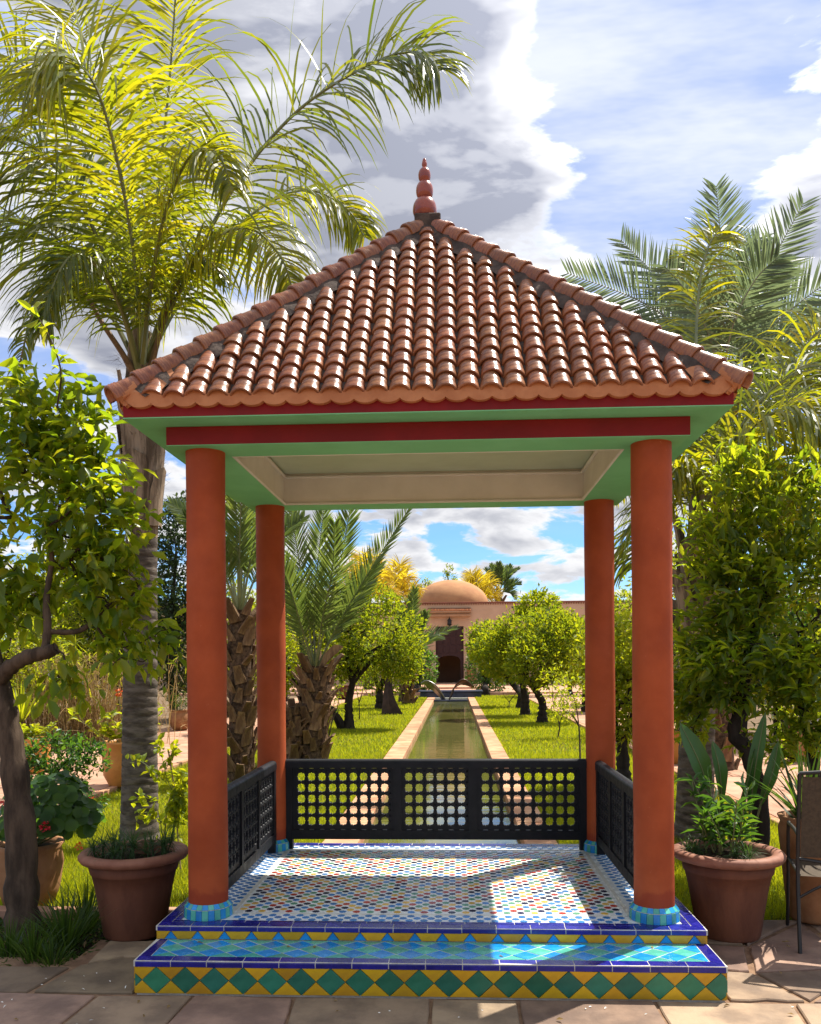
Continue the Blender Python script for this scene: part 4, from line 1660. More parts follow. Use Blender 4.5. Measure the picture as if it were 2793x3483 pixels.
def pot(name, label, c, prof, mat, rim=None, group=None, soil_r=None, soil_z=None, seg=40, cat='flower pot'):
    t = thing(name, label, cat, c, group)
    mb = MB()
    lathe(mb, prof, c, seg)
    mb.build('body', mat, t, smooth=True, loc=c)
    if rim is not None:
        r = MB()
        lathe(r, rim, c, seg)
        r.build('rim', POT_RIM, t, smooth=True, loc=c)
    if soil_r:
        s = MB()
        a = np.linspace(0, 2 * math.pi, 24, endpoint=False)
        s.add(np.vstack([[c[0], c[1], c[2] + soil_z + .02], np.c_[c[0] + soil_r * np.cos(a), c[1] + soil_r * np.sin(a), np.full(24, c[2] + soil_z)]]), [[0, 1 + i, 1 + (i + 1) % 24] for i in range(24)])
        s.build('soil', SOIL, t, loc=c)
    return t


def closed(prof, th):
    """open vessel: outside profile, then back down the inside"""
    p = list(prof)
    return [(.001, p[0][1])] + p + [(max(.001, r - th), z) for r, z in p[::-1]][:-1] + [(.001, p[0][1] + .02)]


DOORPOT = closed([(.20, 0), (.27, .25), (.31, .7), (.33, 1.05), (.36, 1.10)], .04)
for xx, lb in ((1.30, 'tall pale urn with a clipped bush right of the far door'), (-1.72, 'tall pale urn with a clipped bush left of the far door')):
    t = pot('door_urn', lb, (xx, BY - 1.2, .10), DOORPOT, POT_PALE, group='urns beside the far door')
    sb = MB()
    q = inball(260, .5)
    leaves(sb, np.array([xx, BY - 1.2, 1.55]) + q * np.array([.42, .42, .42]), q + rng.normal(0, .4, (260, 3)), .13, .06, TPL_LOW)
    sb.build('bush', L_DEEP, t, loc=(xx, BY - 1.2, .10))

# ---- fountain basin and the metal sculptures
bs = MB()
box(bs, -1.45, 1.42, 35.35, 36.6, -.1, .22, bev=.02)
box(bs, -1.53, 1.50, 35.28, 36.7, .221, .29, bev=.015)
tag(bs.build('fountain_basin', BASIN), 'low dark blue tiled fountain basin closing the end of the pool', 'basin')


def blade(mb, pts, wid, th, wdir):
    """curved metal blade: centre line, widths, thickness; wdir = width direction"""
    C = spline(pts, 26)
    n = len(C)
    T = unit(np.gradient(C, axis=0))
    Wv = unit(np.asarray(wdir, float) - T * (T @ np.asarray(wdir, float))[:, None])
    Nv = np.cross(T, Wv)
    w = np.interp(np.linspace(0, 1, n), np.linspace(0, 1, len(wid)), wid)[:, None]
    v = np.stack([C - Wv * w - Nv * th / 2, C + Wv * w - Nv * th / 2, C + Wv * w + Nv * th / 2, C - Wv * w + Nv * th / 2], 1).reshape(-1, 3)
    f = []
    for i in range(n - 1):
        for q in range(4):
            f.append([i * 4 + q, i * 4 + (q + 1) % 4, i * 4 + 4 + (q + 1) % 4, i * 4 + 4 + q])
    f += [[0, 1, 2, 3][::-1], [4 * n - 4, 4 * n - 3, 4 * n - 2, 4 * n - 1]]
    mb.add(v, f)


SY = 33.2
sc = thing('fin_fountain', 'pair of curved metal fins rising from the far end of the pool', 'sculpture', (-.1, SY, -.1))
for nm, pts, w in (('fin', [at(939, 1480, SY), at(927, 1462, SY), at(912, 1446, SY), at(897, 1438, SY), at(886, 1440, SY)], [.10, .18, .24, .20, .04]),
                   ('fin', [at(943, 1480, SY), at(950, 1464, SY), at(958, 1447, SY), at(975, 1436, SY), at(996, 1446, SY)], [.10, .19, .27, .24, .05])):
    mb = MB()
    blade(mb, pts, w, .03, (.35, -.8, .55))
    mb.build(nm, STEEL if nm == 'fin' and pts[-1][0] < 0 else BRONZE, sc, smooth=True, loc=(-.1, SY, -.1))
pb = MB()
box(pb, -.75, .75, SY - .25, SY + .25, -.2, -.03, bev=.02)
pb.build('plinth', BASIN, sc, loc=(-.1, SY, -.1))
for nm, Yf, fx, fb, lb in (('lawn_sculpture', 22.6, [(803, 1501), (826, 1499), (851, 1499), (814, 1405), (829, 1405)], 0, 'nearer dark metal fin sculpture with a flared foot on the left lawn'),
                           ('lawn_sculpture', 30.6, [(838, 1474), (854, 1474), (879, 1473), (846, 1400), (858, 1400)], 0, 'farther dark metal fin sculpture with a flared foot on the left lawn')):
    P = [at(q[0], q[1], Yf) for q in fx]
    for q in P[:3]:
        q[2] = -.03
    base = tuple(P[1])
    t = thing(nm, lb, 'sculpture', base, 'metal sculptures on the left lawn')
    mb = MB()
    n = 14
    rows = []
    back = np.array([0, .9, 0])
    for i in range(n + 1):
        u = i / n
        a = P[0] * (1 - u) + P[3] * u
        m = P[1] * (1 - u) + (P[3] * .3 + P[4] * .7) * u + np.array([-.10 * math.sin(math.pi * u), -.25 * (1 - u), 0])
        fl = (1 - u) ** 2.3
        c = m + (P[2] - P[1]) * fl + (P[4] - P[3]) * .35 * (1 - fl)
        c[2] = m[2]
        d = .5 * (a + c) + back * (.35 + .65 * fl)
        d[2] = m[2]
        rows += [a, m, c, d]
    v = np.array(rows)
    f = []
    for i in range(n):
        for q in range(4):
            f.append([i * 4 + q, i * 4 + (q + 1) % 4, i * 4 + 4 + (q + 1) % 4, i * 4 + 4 + q])
    f.append([4 * n, 4 * n + 1, 4 * n + 2, 4 * n + 3])
    mb.add(v, f)
    mb.build('shell', BRONZE, t, loc=base)
    sp = MB()
    tube(sp, [v[4 * i + 1] for i in range(0, n + 1, 2)], .02, 5)
    sp.build('seam_edge', BRONZE, t, loc=base)

# ==================================================================== palms
QM = [L_QUEEN, RACHIS]


def frond(parent, base, pts, mats, **kw):
    mb = frond_mesh(pts, **kw)
    return mb.build('frond', mats, parent, loc=base)


def ringed_trunk(mb, base, top, r0, r1, step=.085, seg=26, flare=.10):
    base, top = np.array(base, float), np.array(top, float)
    H_ = top[2] - base[2]
    prof = []
    z = 0
    while z < H_:
        u = z / H_
        r = r0 + (r1 - r0) * u + flare * r0 * math.exp(-z / .16)
        st = step * rng.uniform(.75, 1.3)
        prof += [(z, r * .975), (z + st * .10, r * 1.012), (z + st * .85, r * 1.0)]
        z += st
    a = np.linspace(0, 2 * math.pi, seg, endpoint=False)
    v = []
    for z, r in prof:
        c = base + (top - base) * (z / H_)
        rr = r * (1 + .012 * np.sin(a * 3 + z * 2) + .008 * rng.normal(size=seg))
        zz = z + .010 * np.sin(a * 2 + z * 7)
        v.append(np.c_[c[0] + rr * np.cos(a), c[1] + rr * np.sin(a), base[2] + zz])
    f = [[i * seg + j, i * seg + (j + 1) % seg, (i + 1) * seg + (j + 1) % seg, (i + 1) * seg + j] for i in range(len(prof) - 1) for j in range(seg)]
    mb.add(np.concatenate(v), f)


def sheaths(parent, base, c0, c1, r0, n, ln, wid, mat, lean=.25, nm='leaf_sheath'):
    """old split leaf sheaths hugging the trunk between c0 and c1"""
    c0, c1 = np.array(c0, float), np.array(c1, float)
    for i in range(n):
        u = i / max(1, n - 1)
        a = i * 2.399 + rng.normal(0, .2)
        c = c0 + (c1 - c0) * u
        out = np.array([math.cos(a), math.sin(a), 0])
        tg = np.array([-math.sin(a), math.cos(a), 0])
        L_ = ln * rng.uniform(.8, 1.2)
        mb = MB()
        rows = []
        m = 6
        for s in range(m + 1):
            t = s / m
            w = wid * (1 - .45 * t) * rng.uniform(.92, 1.08)
            off = r0 * (1.02 + .10 * t) + lean * L_ * t * t
            for q in (-1, -.5, 0, .5, 1):
                ang = q * w / r0
                p = c + (out * math.cos(ang) + tg * math.sin(ang)) * (off + .012 * (1 - q * q)) + np.array([0, 0, t * L_ - .06 * abs(q) * t + rng.normal(0, .006)])
                rows.append(p)
        f = [[s * 5 + q, s * 5 + q + 1, s * 5 + q + 6, s * 5 + q + 5] for s in range(m) for q in range(4)]
        mb.add(np.array(rows), f)
        mb.build(nm, mat, parent, smooth=True, loc=base)


# ---- big queen palm on the left
qb = gnd(293, 1772)
qb[2] = -.03
QY = qb[1]
qt = np.array(at(298, 1120, QY))
QP = thing('queen_palm', 'tall feathery palm with ringed grey trunk left of the pavilion', 'palm tree', tuple(qb))
mb = MB()
ringed_trunk(mb, qb, qt, .168, .142)
mb.build('trunk', PALM_BARK, QP, smooth=True, loc=tuple(qb))
neck = np.array(at(296, 700, QY))
mb = MB()
tube(mb, [qt - np.array([0, 0, .05]), at(300, 1040, QY), at(303, 950, QY), at(300, 860, QY), at(298, 780, QY), neck], [.145, .165, .195, .175, .14, .10], 14)
mb.build('crown_shaft', SHEATH, QP, smooth=True, loc=tuple(qb))
sheaths(QP, tuple(qb), at(299, 1110, QY), at(300, 900, QY), .165, 13, .62, .16, SHEATH, .06)
hair = MB()
n = 520
a = rng.random(n) * 6.28
zz = rng.uniform(at(0, 1100, QY)[2], at(0, 760, QY)[2], n)
P = np.c_[qt[0] + .19 * np.cos(a), QY + .19 * np.sin(a), zz]
leaves(hair, P, np.c_[np.cos(a), np.sin(a), rng.normal(-.2, .8, n)], rng.uniform(.06, .16, n), .004, TPL_TRI)
hair.build('fibre', FIBRE, QP, loc=tuple(qb), kind='stuff')


def Q(*pts):
    """frond path from view points: (x, y, depth offset from the palm)"""
    return [at(x, y, QY + d) for x, y, d in pts]


qk = dict(npairs=118, llen=1.28, droop=3.0, vee=.12, fwd=.5, wid=.023, rr=.020, seg=6, jit=.22)
FR = [
    (Q((298, 760, 0), (308, 600, .05), (335, 380, .1), (358, 160, .1), (372, -40, .0), (385, -190, -.3)), dict(llen=.95, droop=1.5, up0=(0, -1, .1))),
    (Q((305, 760, -.1), (380, 610, -.3), (490, 400, -.5), (620, 240, -.6), (770, 140, -.7), (870, 110, -.8), (925, 150, -.8)), dict(llen=1.05, droop=2.2, up0=(0, -.7, .7))),
    (Q((305, 770, .1), (390, 620, .4), (520, 460, .8), (640, 400, 1.0), (730, 440, 1.1), (768, 500, 1.1)), dict(llen=.8)),
    (Q((302, 780, -.05), (350, 640, -.3), (430, 520, -.6), (520, 480, -.9), (590, 540, -1.1), (625, 640, -1.1)), dict(llen=.8)),
    (Q((292, 760, .1), (260, 560, .2), (190, 330, .3), (90, 170, .4), (-30, 110, .4), (-130, 170, .4)), {}),
    (Q((290, 760, -.1), (230, 560, -.4), (140, 380, -.7), (30, 290, -.9), (-60, 330, -1.0), (-120, 450, -1.0)), {}),
    (Q((294, 760, .2), (270, 540, .6), (230, 300, 1.0), (180, 90, 1.3), (110, -60, 1.4)), dict(droop=1.3)),
    (Q((290, 770, 0), (210, 620, .0), (120, 500, .0), (30, 470, .0), (-50, 540, .0), (-90, 640, .0)), {}),
    (Q((300, 760, .3), (330, 560, .9), (400, 330, 1.4), (450, 130, 1.7), (470, 0, 1.8)), dict(droop=1.3)),
    (Q((290, 775, .25), (225, 660, .6), (140, 590, .9), (60, 620, 1.1), (20, 720, 1.2)), dict(llen=.6)),
    (Q((298, 760, -.2), (285, 560, -.6), (250, 350, -1.0), (200, 180, -1.3), (130, 120, -1.5), (60, 190, -1.6)), {}),
    (Q((292, 780, -.2), (255, 650, -.6), (205, 560, -1.0), (150, 540, -1.3), (105, 620, -1.4), (90, 700, -1.4)), dict(llen=.55)),
    (Q((306, 770, .3), (360, 650, .8), (440, 560, 1.3), (510, 560, 1.6), (560, 620, 1.7)), dict(llen=.55)),
    (Q((300, 765, -.25), (318, 600, -.7), (350, 440, -1.1), (400, 330, -1.4), (455, 320, -1.6), (490, 400, -1.7)), dict(llen=.6)),
]
for i, (pts, kw) in enumerate(FR):
    if i in (8, 9, 12):
        continue
    frond(QP, tuple(qb), pts, [L_QUEEN_G, RACHIS] if i in (1, 5, 7, 9, 11) else QM, **{**qk, **kw})  # greener leaf on some fronds stands in for the crown's shaded parts
# two old fronds hanging from the neck, their bare stalks showing
for pts, kw in ((Q((288, 800, -.1), (258, 745, -.2), (215, 680, -.3), (175, 615, -.3), (120, 600, -.35), (70, 660, -.4), (40, 770, -.4)), dict(llen=.5, t0=.45, npairs=60)),
                (Q((312, 800, -.1), (338, 700, -.2), (372, 600, -.3), (425, 545, -.4), (480, 590, -.5)), dict(llen=.5, t0=.45, npairs=50))):
    frond(QP, tuple(qb), pts, [L_QUEEN_G, RACHIS_DRY], **{**qk, **kw, 'rr': .028})

# ---- right queen palm, partly behind the orange tree
rb = gnd(1462, 1765)
rb[2] = -.03
RY = rb[1]
rt = np.array(at(1470, 1420, RY))
RP = thing('queen_palm', 'feathery palm with drooping fronds behind the right front column', 'palm tree', tuple(rb))
mb = MB()
ringed_trunk(mb, rb, rt, .172, .15)
mb.build('trunk', PALM_BARK, RP, smooth=True, loc=tuple(rb))
mb = MB()
tube(mb, [rt - np.array([0, 0, .05]), at(1470, 1340, RY), at(1474, 1240, RY), at(1478, 1140, RY), at(1482, 1020, RY)], [.15, .17, .16, .14, .10], 14)
mb.build('crown_shaft', SHEATH, RP, smooth=True, loc=tuple(rb))
sheaths(RP, tuple(rb), at(1470, 1440, RY), at(1476, 1180, RY), .16, 12, .6, .15, SHEATH, .12)


def Q2(*pts):
    return [at(x, y, RY + d) for x, y, d in pts]


FR2 = [
    (Q2((1478, 1080, 0), (1470, 900, .3), (1466, 700, .9), (1480, 560, 1.3), (1510, 490, 1.5), (1545, 500, 1.6)), dict(llen=.55, droop=1.6)),
    (Q2((1484, 1060, 0), (1560, 900, 0), (1650, 800, 0), (1740, 770, 0), (1820, 830, 0)), {}),
    (Q2((1484, 1070, -.1), (1540, 960, -.4), (1610, 880, -.7), (1690, 860, -.9), (1760, 920, -1.0)), {}),
    (Q2((1484, 1070, .2), (1550, 930, .6), (1630, 840, 1.0), (1720, 700, 1.2), (1800, 680, 1.3)), {}),
    (Q2((1476, 1080, .2), (1430, 960, .6), (1380, 900, 1.0), (1320, 930, 1.3), (1285, 1020, 1.4)), {}),
    (Q2((1476, 1090, -.05), (1455, 1010, -.15), (1428, 985, -.25), (1400, 1030, -.3), (1385, 1110, -.3)), dict(llen=.5)),
    (Q2((1484, 1090, 0), (1530, 1000, -.1), (1590, 960, -.2), (1650, 1000, -.3), (1680, 1080, -.3)), {}),
    (Q2((1480, 1080, .1), (1490, 940, .4), (1520, 830, .8), (1570, 780, 1.0), (1625, 830, 1.2)), {}),
    (Q2((1474, 1100, .3), (1440, 1040, .7), (1400, 1040, 1.0), (1350, 1110, 1.2), (1330, 1200, 1.2)), {}),
    (Q2((1482, 1090, .3), (1540, 1040, .8), (1600, 1060, 1.2), (1640, 1140, 1.4)), {}),
]
for pts, kw in FR2:
    frond(RP, tuple(rb), pts, [L_QUEEN if rng.random() < .6 else L_QUEEN_G, RACHIS], **{**qk, **dict(llen=.95, npairs=115), **kw})


# ---- date palms
def boot_mesh():
    mb = MB()
    rows = []
    for t, w, th, out in ((0, .075, .05, .0), (.35, .062, .04, .03), (.75, .048, .03, .075), (1, .042, .024, .11)):
        for sx, sy in ((-1, -1), (1, -1), (1.15, 1), (-1.15, 1)):
            rows.append((sx * w * (.8 if sy > 0 else 1), out + sy * th * .5, t * .24))
    f = [[s * 4 + q, s * 4 + (q + 1) % 4, s * 4 + 4 + (q + 1) % 4, s * 4 + 4 + q] for s in range(3) for q in range(4)] + [[12, 13, 14, 15]]
    mb.add(rows, f)
    return mb.mesh('leaf_base', BOOT)


BOOT_ME = boot_mesh()


def date_trunk(t, base, top, r, nb, scale=1.0):
    base, top = np.array(base, float), np.array(top, float)
    mb = MB()
    n = 16
    pts = [base + (top - base) * u for u in np.linspace(0, 1, n)]
    tube(mb, pts, [r * (1.12 if i == 0 else 1) * (.86 + .06 * math.sin(i * 1.7)) for i in range(n)], 12)
    mb.build('trunk', FIBRE, t, smooth=True, loc=tuple(base))
    for i in range(nb):
        u = (i + .5) / nb
        a = i * 2.399 + rng.normal(0, .1)
        c = base + (top - base) * u
        o = link('leaf_base', BOOT_ME, t, c + np.array([math.cos(a), math.sin(a), 0]) * r * .84 - np.array([0, 0, .06]))
        o.rotation_euler = (rng.normal(-.04, .20), rng.normal(0, .20), a - math.pi / 2 + rng.normal(0, .15))
        s = scale * rng.uniform(.6, 1.3)
        o.scale = (s, s, s * rng.uniform(.8, 1.25))
    fb_ = MB()
    m = int(nb * 8)
    a = rng.random(m) * 6.28
    u = rng.random(m)[:, None]
    P = base + (top - base) * u + np.c_[np.cos(a), np.sin(a), 0 * a] * r * .9
    leaves(fb_, P, np.c_[np.cos(a), np.sin(a), rng.normal(-.3, .9, m)] + rng.normal(0, .4, (m, 3)), rng.uniform(.06, .2, m), .006, TPL_TRI)
    fb_.build('fibre', FIBRE, t, loc=tuple(base), kind='stuff')


dkw = dict(npairs=62, llen=.42, droop=.10, vee=.55, fwd=.85, wid=.024, rr=.017, seg=3, jit=.10, t0=.22)


def date_palm(name, label, base, top, r, nb, paths, mats, kw, group='date palms', scale=1.0):
    t = thing(name, label, 'palm tree', tuple(base), group)
    date_trunk(t, base, top, r, nb, scale)
    for pts in paths:
        e = pts[-1] if isinstance(pts[-1], dict) else {}
        frond(t, tuple(base), [p for p in pts if not isinstance(p, dict)], mats, **{**dkw, **kw, **e})
    return t


# A: beside the left columns
ab = gnd(508, 1645)
ab[2] = -.03
AY = ab[1]
at_ = np.array(at(505, 1285, AY))
A = lambda *p: [at(x, y, AY + d) for x, y, d in p]
date_palm('date_palm', 'date palm with a rough stubbly trunk between the two left columns', ab, at_, .19, 74,
          [A((503, 1290, 0), (500, 1150, -.1), (492, 980, -.2), (478, 800, -.3)), A((506, 1290, .1), (512, 1130, .2), (520, 950, .3), (540, 780, .4)),
           A((508, 1290, 0), (530, 1170, 0), (560, 1040, 0), (600, 900, 0)), A((502, 1290, 0), (480, 1160, .1), (445, 1020, .2), (400, 900, .2)),
           A((504, 1290, -.1), (505, 1150, -.3), (510, 1000, -.5), (515, 850, -.6)), A((502, 1290, .2), (470, 1180, .5), (420, 1100, .8), (360, 1060, 1.0)),
           A((508, 1290, .2), (545, 1200, .5), (590, 1130, .8), (640, 1090, 1.0)), A((500, 1290, -.1), (470, 1200, -.3), (430, 1120, -.5), (390, 1090, -.6)),
           A((506, 1295, .2), (520, 1180, .6), (540, 1060, 1.0), (550, 950, 1.2))],
          [L_DATE, RACHIS], dict(llen=.46, npairs=64, wid=.026, up0=(0, -.9, .45)))
# B: the one framed by the pavilion
bb = gnd(655, 1600)
bb[2] = -.03
BYY = bb[1]
btop = np.array(at(668, 1402, BYY))
B = lambda *p: [q if isinstance(q, dict) else at(q[0], q[1], BYY + q[2]) for q in p]
dB = date_palm('date_palm', 'date palm with upright fronds framed by the pavilion', bb, btop, .26, 64,
               [B((668, 1405, 0), (715, 1310, -.1), (780, 1200, -.1), (868, 1060, 0)), B((666, 1405, 0), (690, 1290, -.2), (722, 1160, -.3), (742, 1040, -.3)),
                B((664, 1405, 0), (662, 1290, .1), (672, 1160, .2), (688, 1030, .2)), B((662, 1405, 0), (645, 1280, 0), (625, 1150, 0), (606, 1030, 0)),
                B((660, 1405, .2), (630, 1300, .5), (590, 1190, .8), (545, 1100, 1.0)),
                B((664, 1405, -.2), (680, 1300, -.5), (700, 1200, -.8), (705, 1100, -1.0)), B((662, 1405, -.1), (632, 1310, -.4), (604, 1220, -.6), (570, 1160, -.7)),
                B((660, 1408, 0), (642, 1360, -.1), (622, 1300, -.2), (606, 1262, -.3), {'npairs': 24, 'llen': .22}),
                B((668, 1405, .1), (705, 1330, .2), (752, 1260, .2), (800, 1190, .3))],
               [L_DATE, RACHIS], dict(llen=.56, npairs=66, wid=.030, up0=(0, -.9, .45)), scale=1.15)
sp = MB()                                    # dry spathe beside the crown
blade(sp, B((672, 1412, -.1), (690, 1382, -.15), (708, 1366, -.2), (722, 1362, -.2)), [.03, .08, .075, .01], .02, (0, .2, 1))
sp.build('spathe', BOOT, dB, loc=tuple(bb))
# offshoot stump between the two
sbp = gnd(618, 1602)
sbp[2] = -.03
stp = thing('palm_offshoot', 'short shaggy palm offshoot beside the left back column', 'palm stump', tuple(sbp))
date_trunk(stp, sbp, at(618, 1488, sbp[1]), .15, 34, 1.1)
# C: tall date palm behind the right eave
CYY = 8.2
ctop = np.array(at(1520, 770, CYY))
cb_ = np.array([ctop[0] - .05, CYY, -.03])
Cc = lambda *p: [at(x, y, CYY + d) for x, y, d in p]
date_palm('date_palm', 'tall date palm with stiff blue green fronds above the right eave', cb_, ctop, .2, 60,
          [Cc((1518, 790, 0), (1516, 660, 0), (1518, 520, 0), (1508, 392, 0)), Cc((1524, 790, 0), (1560, 680, -.1), (1620, 560, -.2), (1692, 428, -.2)),
           Cc((1514, 790, 0), (1470, 690, .1), (1400, 600, .2), (1308, 505, .2)), Cc((1510, 790, 0), (1440, 700, .0), (1340, 630, .0), (1195, 575, .0)),
           Cc((1528, 790, 0), (1590, 720, .0), (1680, 640, .0), (1790, 560, .0)), Cc((1530, 790, .1), (1610, 760, .2), (1700, 700, .3), (1810, 650, .3)),
           Cc((1520, 790, .4), (1530, 690, .8), (1560, 590, 1.1), (1600, 500, 1.3)), Cc((1524, 790, .3), (1580, 730, .7), (1650, 690, 1.0), (1740, 690, 1.2)),
           Cc((1512, 790, .3), (1460, 720, .7), (1400, 690, 1.0), (1330, 690, 1.2)), Cc((1528, 795, -.2), (1580, 780, -.5), (1650, 780, -.7), (1730, 820, -.8)),
           Cc((1516, 790, -.3), (1490, 700, -.7), (1450, 620, -1.0), (1400, 560, -1.1)), Cc((1522, 790, -.3), (1545, 680, -.8), (1590, 590, -1.1), (1640, 540, -1.3))],
          [L_DATE_B, RACHIS_BLUE], dict(llen=.78, npairs=60, wid=.036, t0=.14, vee=.22, fwd=.6, up0=(0, -1, .1)))
# D: small pale one by the far door, and one behind the dome
DYY = 29.5
db_ = gnd(858, 1480)
db_ = np.array([at(857, 1470, DYY)[0], DYY, -.03])
D_ = lambda *p: [at(x, y, DYY + d) for x, y, d in p]
date_palm('date_palm', 'slender young date palm leaning over the far doorway', db_, at(858, 1405, DYY), .22, 30,
          [D_((858, 1405, 0), (866, 1370, 0), (890, 1345, 0), (962, 1322, 0)), D_((858, 1405, 0), (872, 1360, 0), (888, 1320, 0), (898, 1290, 0)),
           D_((858, 1405, 0), (855, 1360, 0), (852, 1320, 0), (845, 1280, 0)), D_((858, 1405, 0), (840, 1370, 0), (820, 1345, 0), (800, 1330, 0)),
           D_((858, 1405, .2), (880, 1370, .5), (905, 1350, .8), (925, 1345, 1.0)), D_((858, 1405, 0), (866, 1340, 0), (866, 1290, 0), (874, 1240, 0))],
          [L_DATE, RACHIS], dict(llen=.75, npairs=44, wid=.06, rr=.03, droop=.5, seg=3), scale=1.8)
EYY = 62.0
et = np.array(at(1050, 1246, EYY))
E_ = lambda *p: [at(x, y, EYY + d) for x, y, d in p]
date_palm('date_palm', 'distant date palm showing above the wall right of the dome', np.array([et[0], EYY, -.03]), et, .35, 30,
          [E_((1050, 1246, 0), (1050, 1225, 0), (1052, 1205, 0), (1050, 1186, 0)), E_((1050, 1246, 0), (1060, 1228, 0), (1072, 1212, 0), (1092, 1198, 0)),
           E_((1050, 1246, 0), (1042, 1228, 0), (1034, 1212, 0), (1022, 1200, 0)), E_((1050, 1246, 0), (1066, 1236, 0), (1080, 1230, 0), (1094, 1230, 0)),
           E_((1050, 1246, 0), (1036, 1236, 0), (1026, 1230, 0), (1014, 1232, 0)), E_((1050, 1246, 1), (1056, 1222, 2), (1066, 1206, 3), (1076, 1192, 3)),
           E_((1050, 1246, 1), (1044, 1222, 2), (1040, 1206, 3), (1034, 1190, 3)), E_((1050, 1248, 0), (1062, 1246, 0), (1074, 1248, 0), (1084, 1258, 0)),
           E_((1050, 1248, 0), (1040, 1246, 0), (1030, 1250, 0), (1022, 1260, 0))],
          [L_DATE, RACHIS], dict(llen=.9, npairs=34, wid=.12, rr=.05, seg=2), scale=2.2)
# yellow palms left of the dome and one right of it
yk = dict(npairs=80, llen=1.2, droop=1.3, vee=.2, wid=.055, rr=.04, seg=3, jit=.25)
for (px, py, Yp, lb, fans) in ((775, 1262, 44.0, 'golden yellow palm rising behind the left orange tree', [(-62, -30), (-45, -70), (-15, -96), (15, -92), (40, -60), (58, -20), (0, -60), (-30, -50), (30, -40)]),
                               (838, 1262, 47.0, 'smaller golden yellow palm just left of the dome', [(-36, -30), (-14, -60), (6, -76), (24, -50), (44, -24), (0, -40)]),
                               (1012, 1266, 60.0, 'yellow palm crown peeping out behind the dome', [(-40, -40), (-16, -54), (8, -56), (26, -40), (36, -18), (-26, -60)])):
    c = np.array(at(px, py, Yp))
    t = thing('golden_palm', lb, 'palm tree', (c[0], Yp, -.03), 'golden palms at the back')
    mb = MB()
    ringed_trunk(mb, (c[0], Yp, -.03), c, .24, .2, .3, 10)
    mb.build('trunk', PALM_BARK, t, smooth=True, loc=(c[0], Yp, -.03))
    for i, (fx_, fy_) in enumerate(fans):
        dd_ = (i % 3 - 1) * .9
        frond(t, (c[0], Yp, -.03), [at(px, py, Yp), at(px + fx_ * .35, py + fy_ * .55, Yp + dd_ * .5), at(px + fx_ * .75, py + fy_ * .95, Yp + dd_), at(px + fx_ * 1.1, py + fy_ * .95 + 6, Yp + dd_ * 1.4)], [L_YELLOWP, RACHIS], **yk)

# ==================================================================== trees
def ori(p, z=-.03):
    return (float(p[0]), float(p[1]), z)


# ---- lemon tree on the left, its trunk leaning out of the picture
tb_ = gnd(45, 1965)
TYL = tb_[1]
lb_ = ori(tb_)
Lp = lambda x, y, d=0: at(x, y, TYL + d)
tr1 = [(*Lp(52, 2000), .115), (*Lp(46, 1900), .098), (*Lp(44, 1760, .02), .088), (*Lp(28, 1600, .04), .080), (*Lp(6, 1480, .06), .074), (*Lp(-22, 1380, .1), .070), (*Lp(-30, 1280, .15), .058), (*Lp(0, 1180, .2), .045)]
tr2 = [(*Lp(-10, 1440, .06), .060), (*Lp(18, 1408, .0), .050), (*Lp(55, 1385, -.03), .044), (*Lp(95, 1374, -.04), .042), (*Lp(118, 1366, -.04), .040)]
tr3 = [(*Lp(95, 1374, -.04), .026), (*Lp(100, 1320, 0), .024), (*Lp(98, 1260, .05), .020), (*Lp(110, 1180, .1), .016)]
tr4 = [(*Lp(100, 1330, 0), .020), (*Lp(160, 1330, .05), .018), (*Lp(195, 1310, .08), .015), (*Lp(240, 1270, .1), .010)]
LEM, LP = tree('lemon_tree', 'lemon tree with a leaning grey trunk at the left edge', 'tree', lb_, [tr1, tr2, tr3, tr4],
               [(Lp(80, 1080, .25), (.55, .22, .62), 78), (Lp(190, 1080, .2), (.34, .18, .46), 54), (Lp(20, 880, .35), (.45, .22, .40), 48), (Lp(230, 1220, .1), (.26, .16, .26), 26),
                (Lp(290, 1330, .1), (.24, .14, .20), 16), (Lp(40, 1270, .2), (.42, .2, .24), 30), (Lp(130, 890, .3), (.34, .18, .26), 34), (Lp(170, 1430, .0), (.26, .14, .12), 8)],
               (.118, .46), L_CITRUS, BARK, per_tip=12, spread=.16, tpl=TPL_BIG, droop=.55, up=.1, r_tip=.0045, flowers=(34, .025, PETAL_W))
tw = MB()                                    # one tall wispy shoot against the sky
sh = [Lp(120, 860, .1), Lp(128, 780, .1), Lp(100, 700, .1), Lp(70, 655, .1)]
tube(tw, spline(sh, 12), np.linspace(.007, .003, 12), 4, 1)
Pq = spline(sh, 16)[4:]
leaves(tw, np.repeat(Pq, 2, 0), rng.normal(0, .7, (24, 3)) + np.array([.3, 0, .1]), rng.uniform(.08, .13, 24), .045, TPL_BIG)
tw.build('shoot', [L_CITRUS, BARK], LEM, loc=lb_)

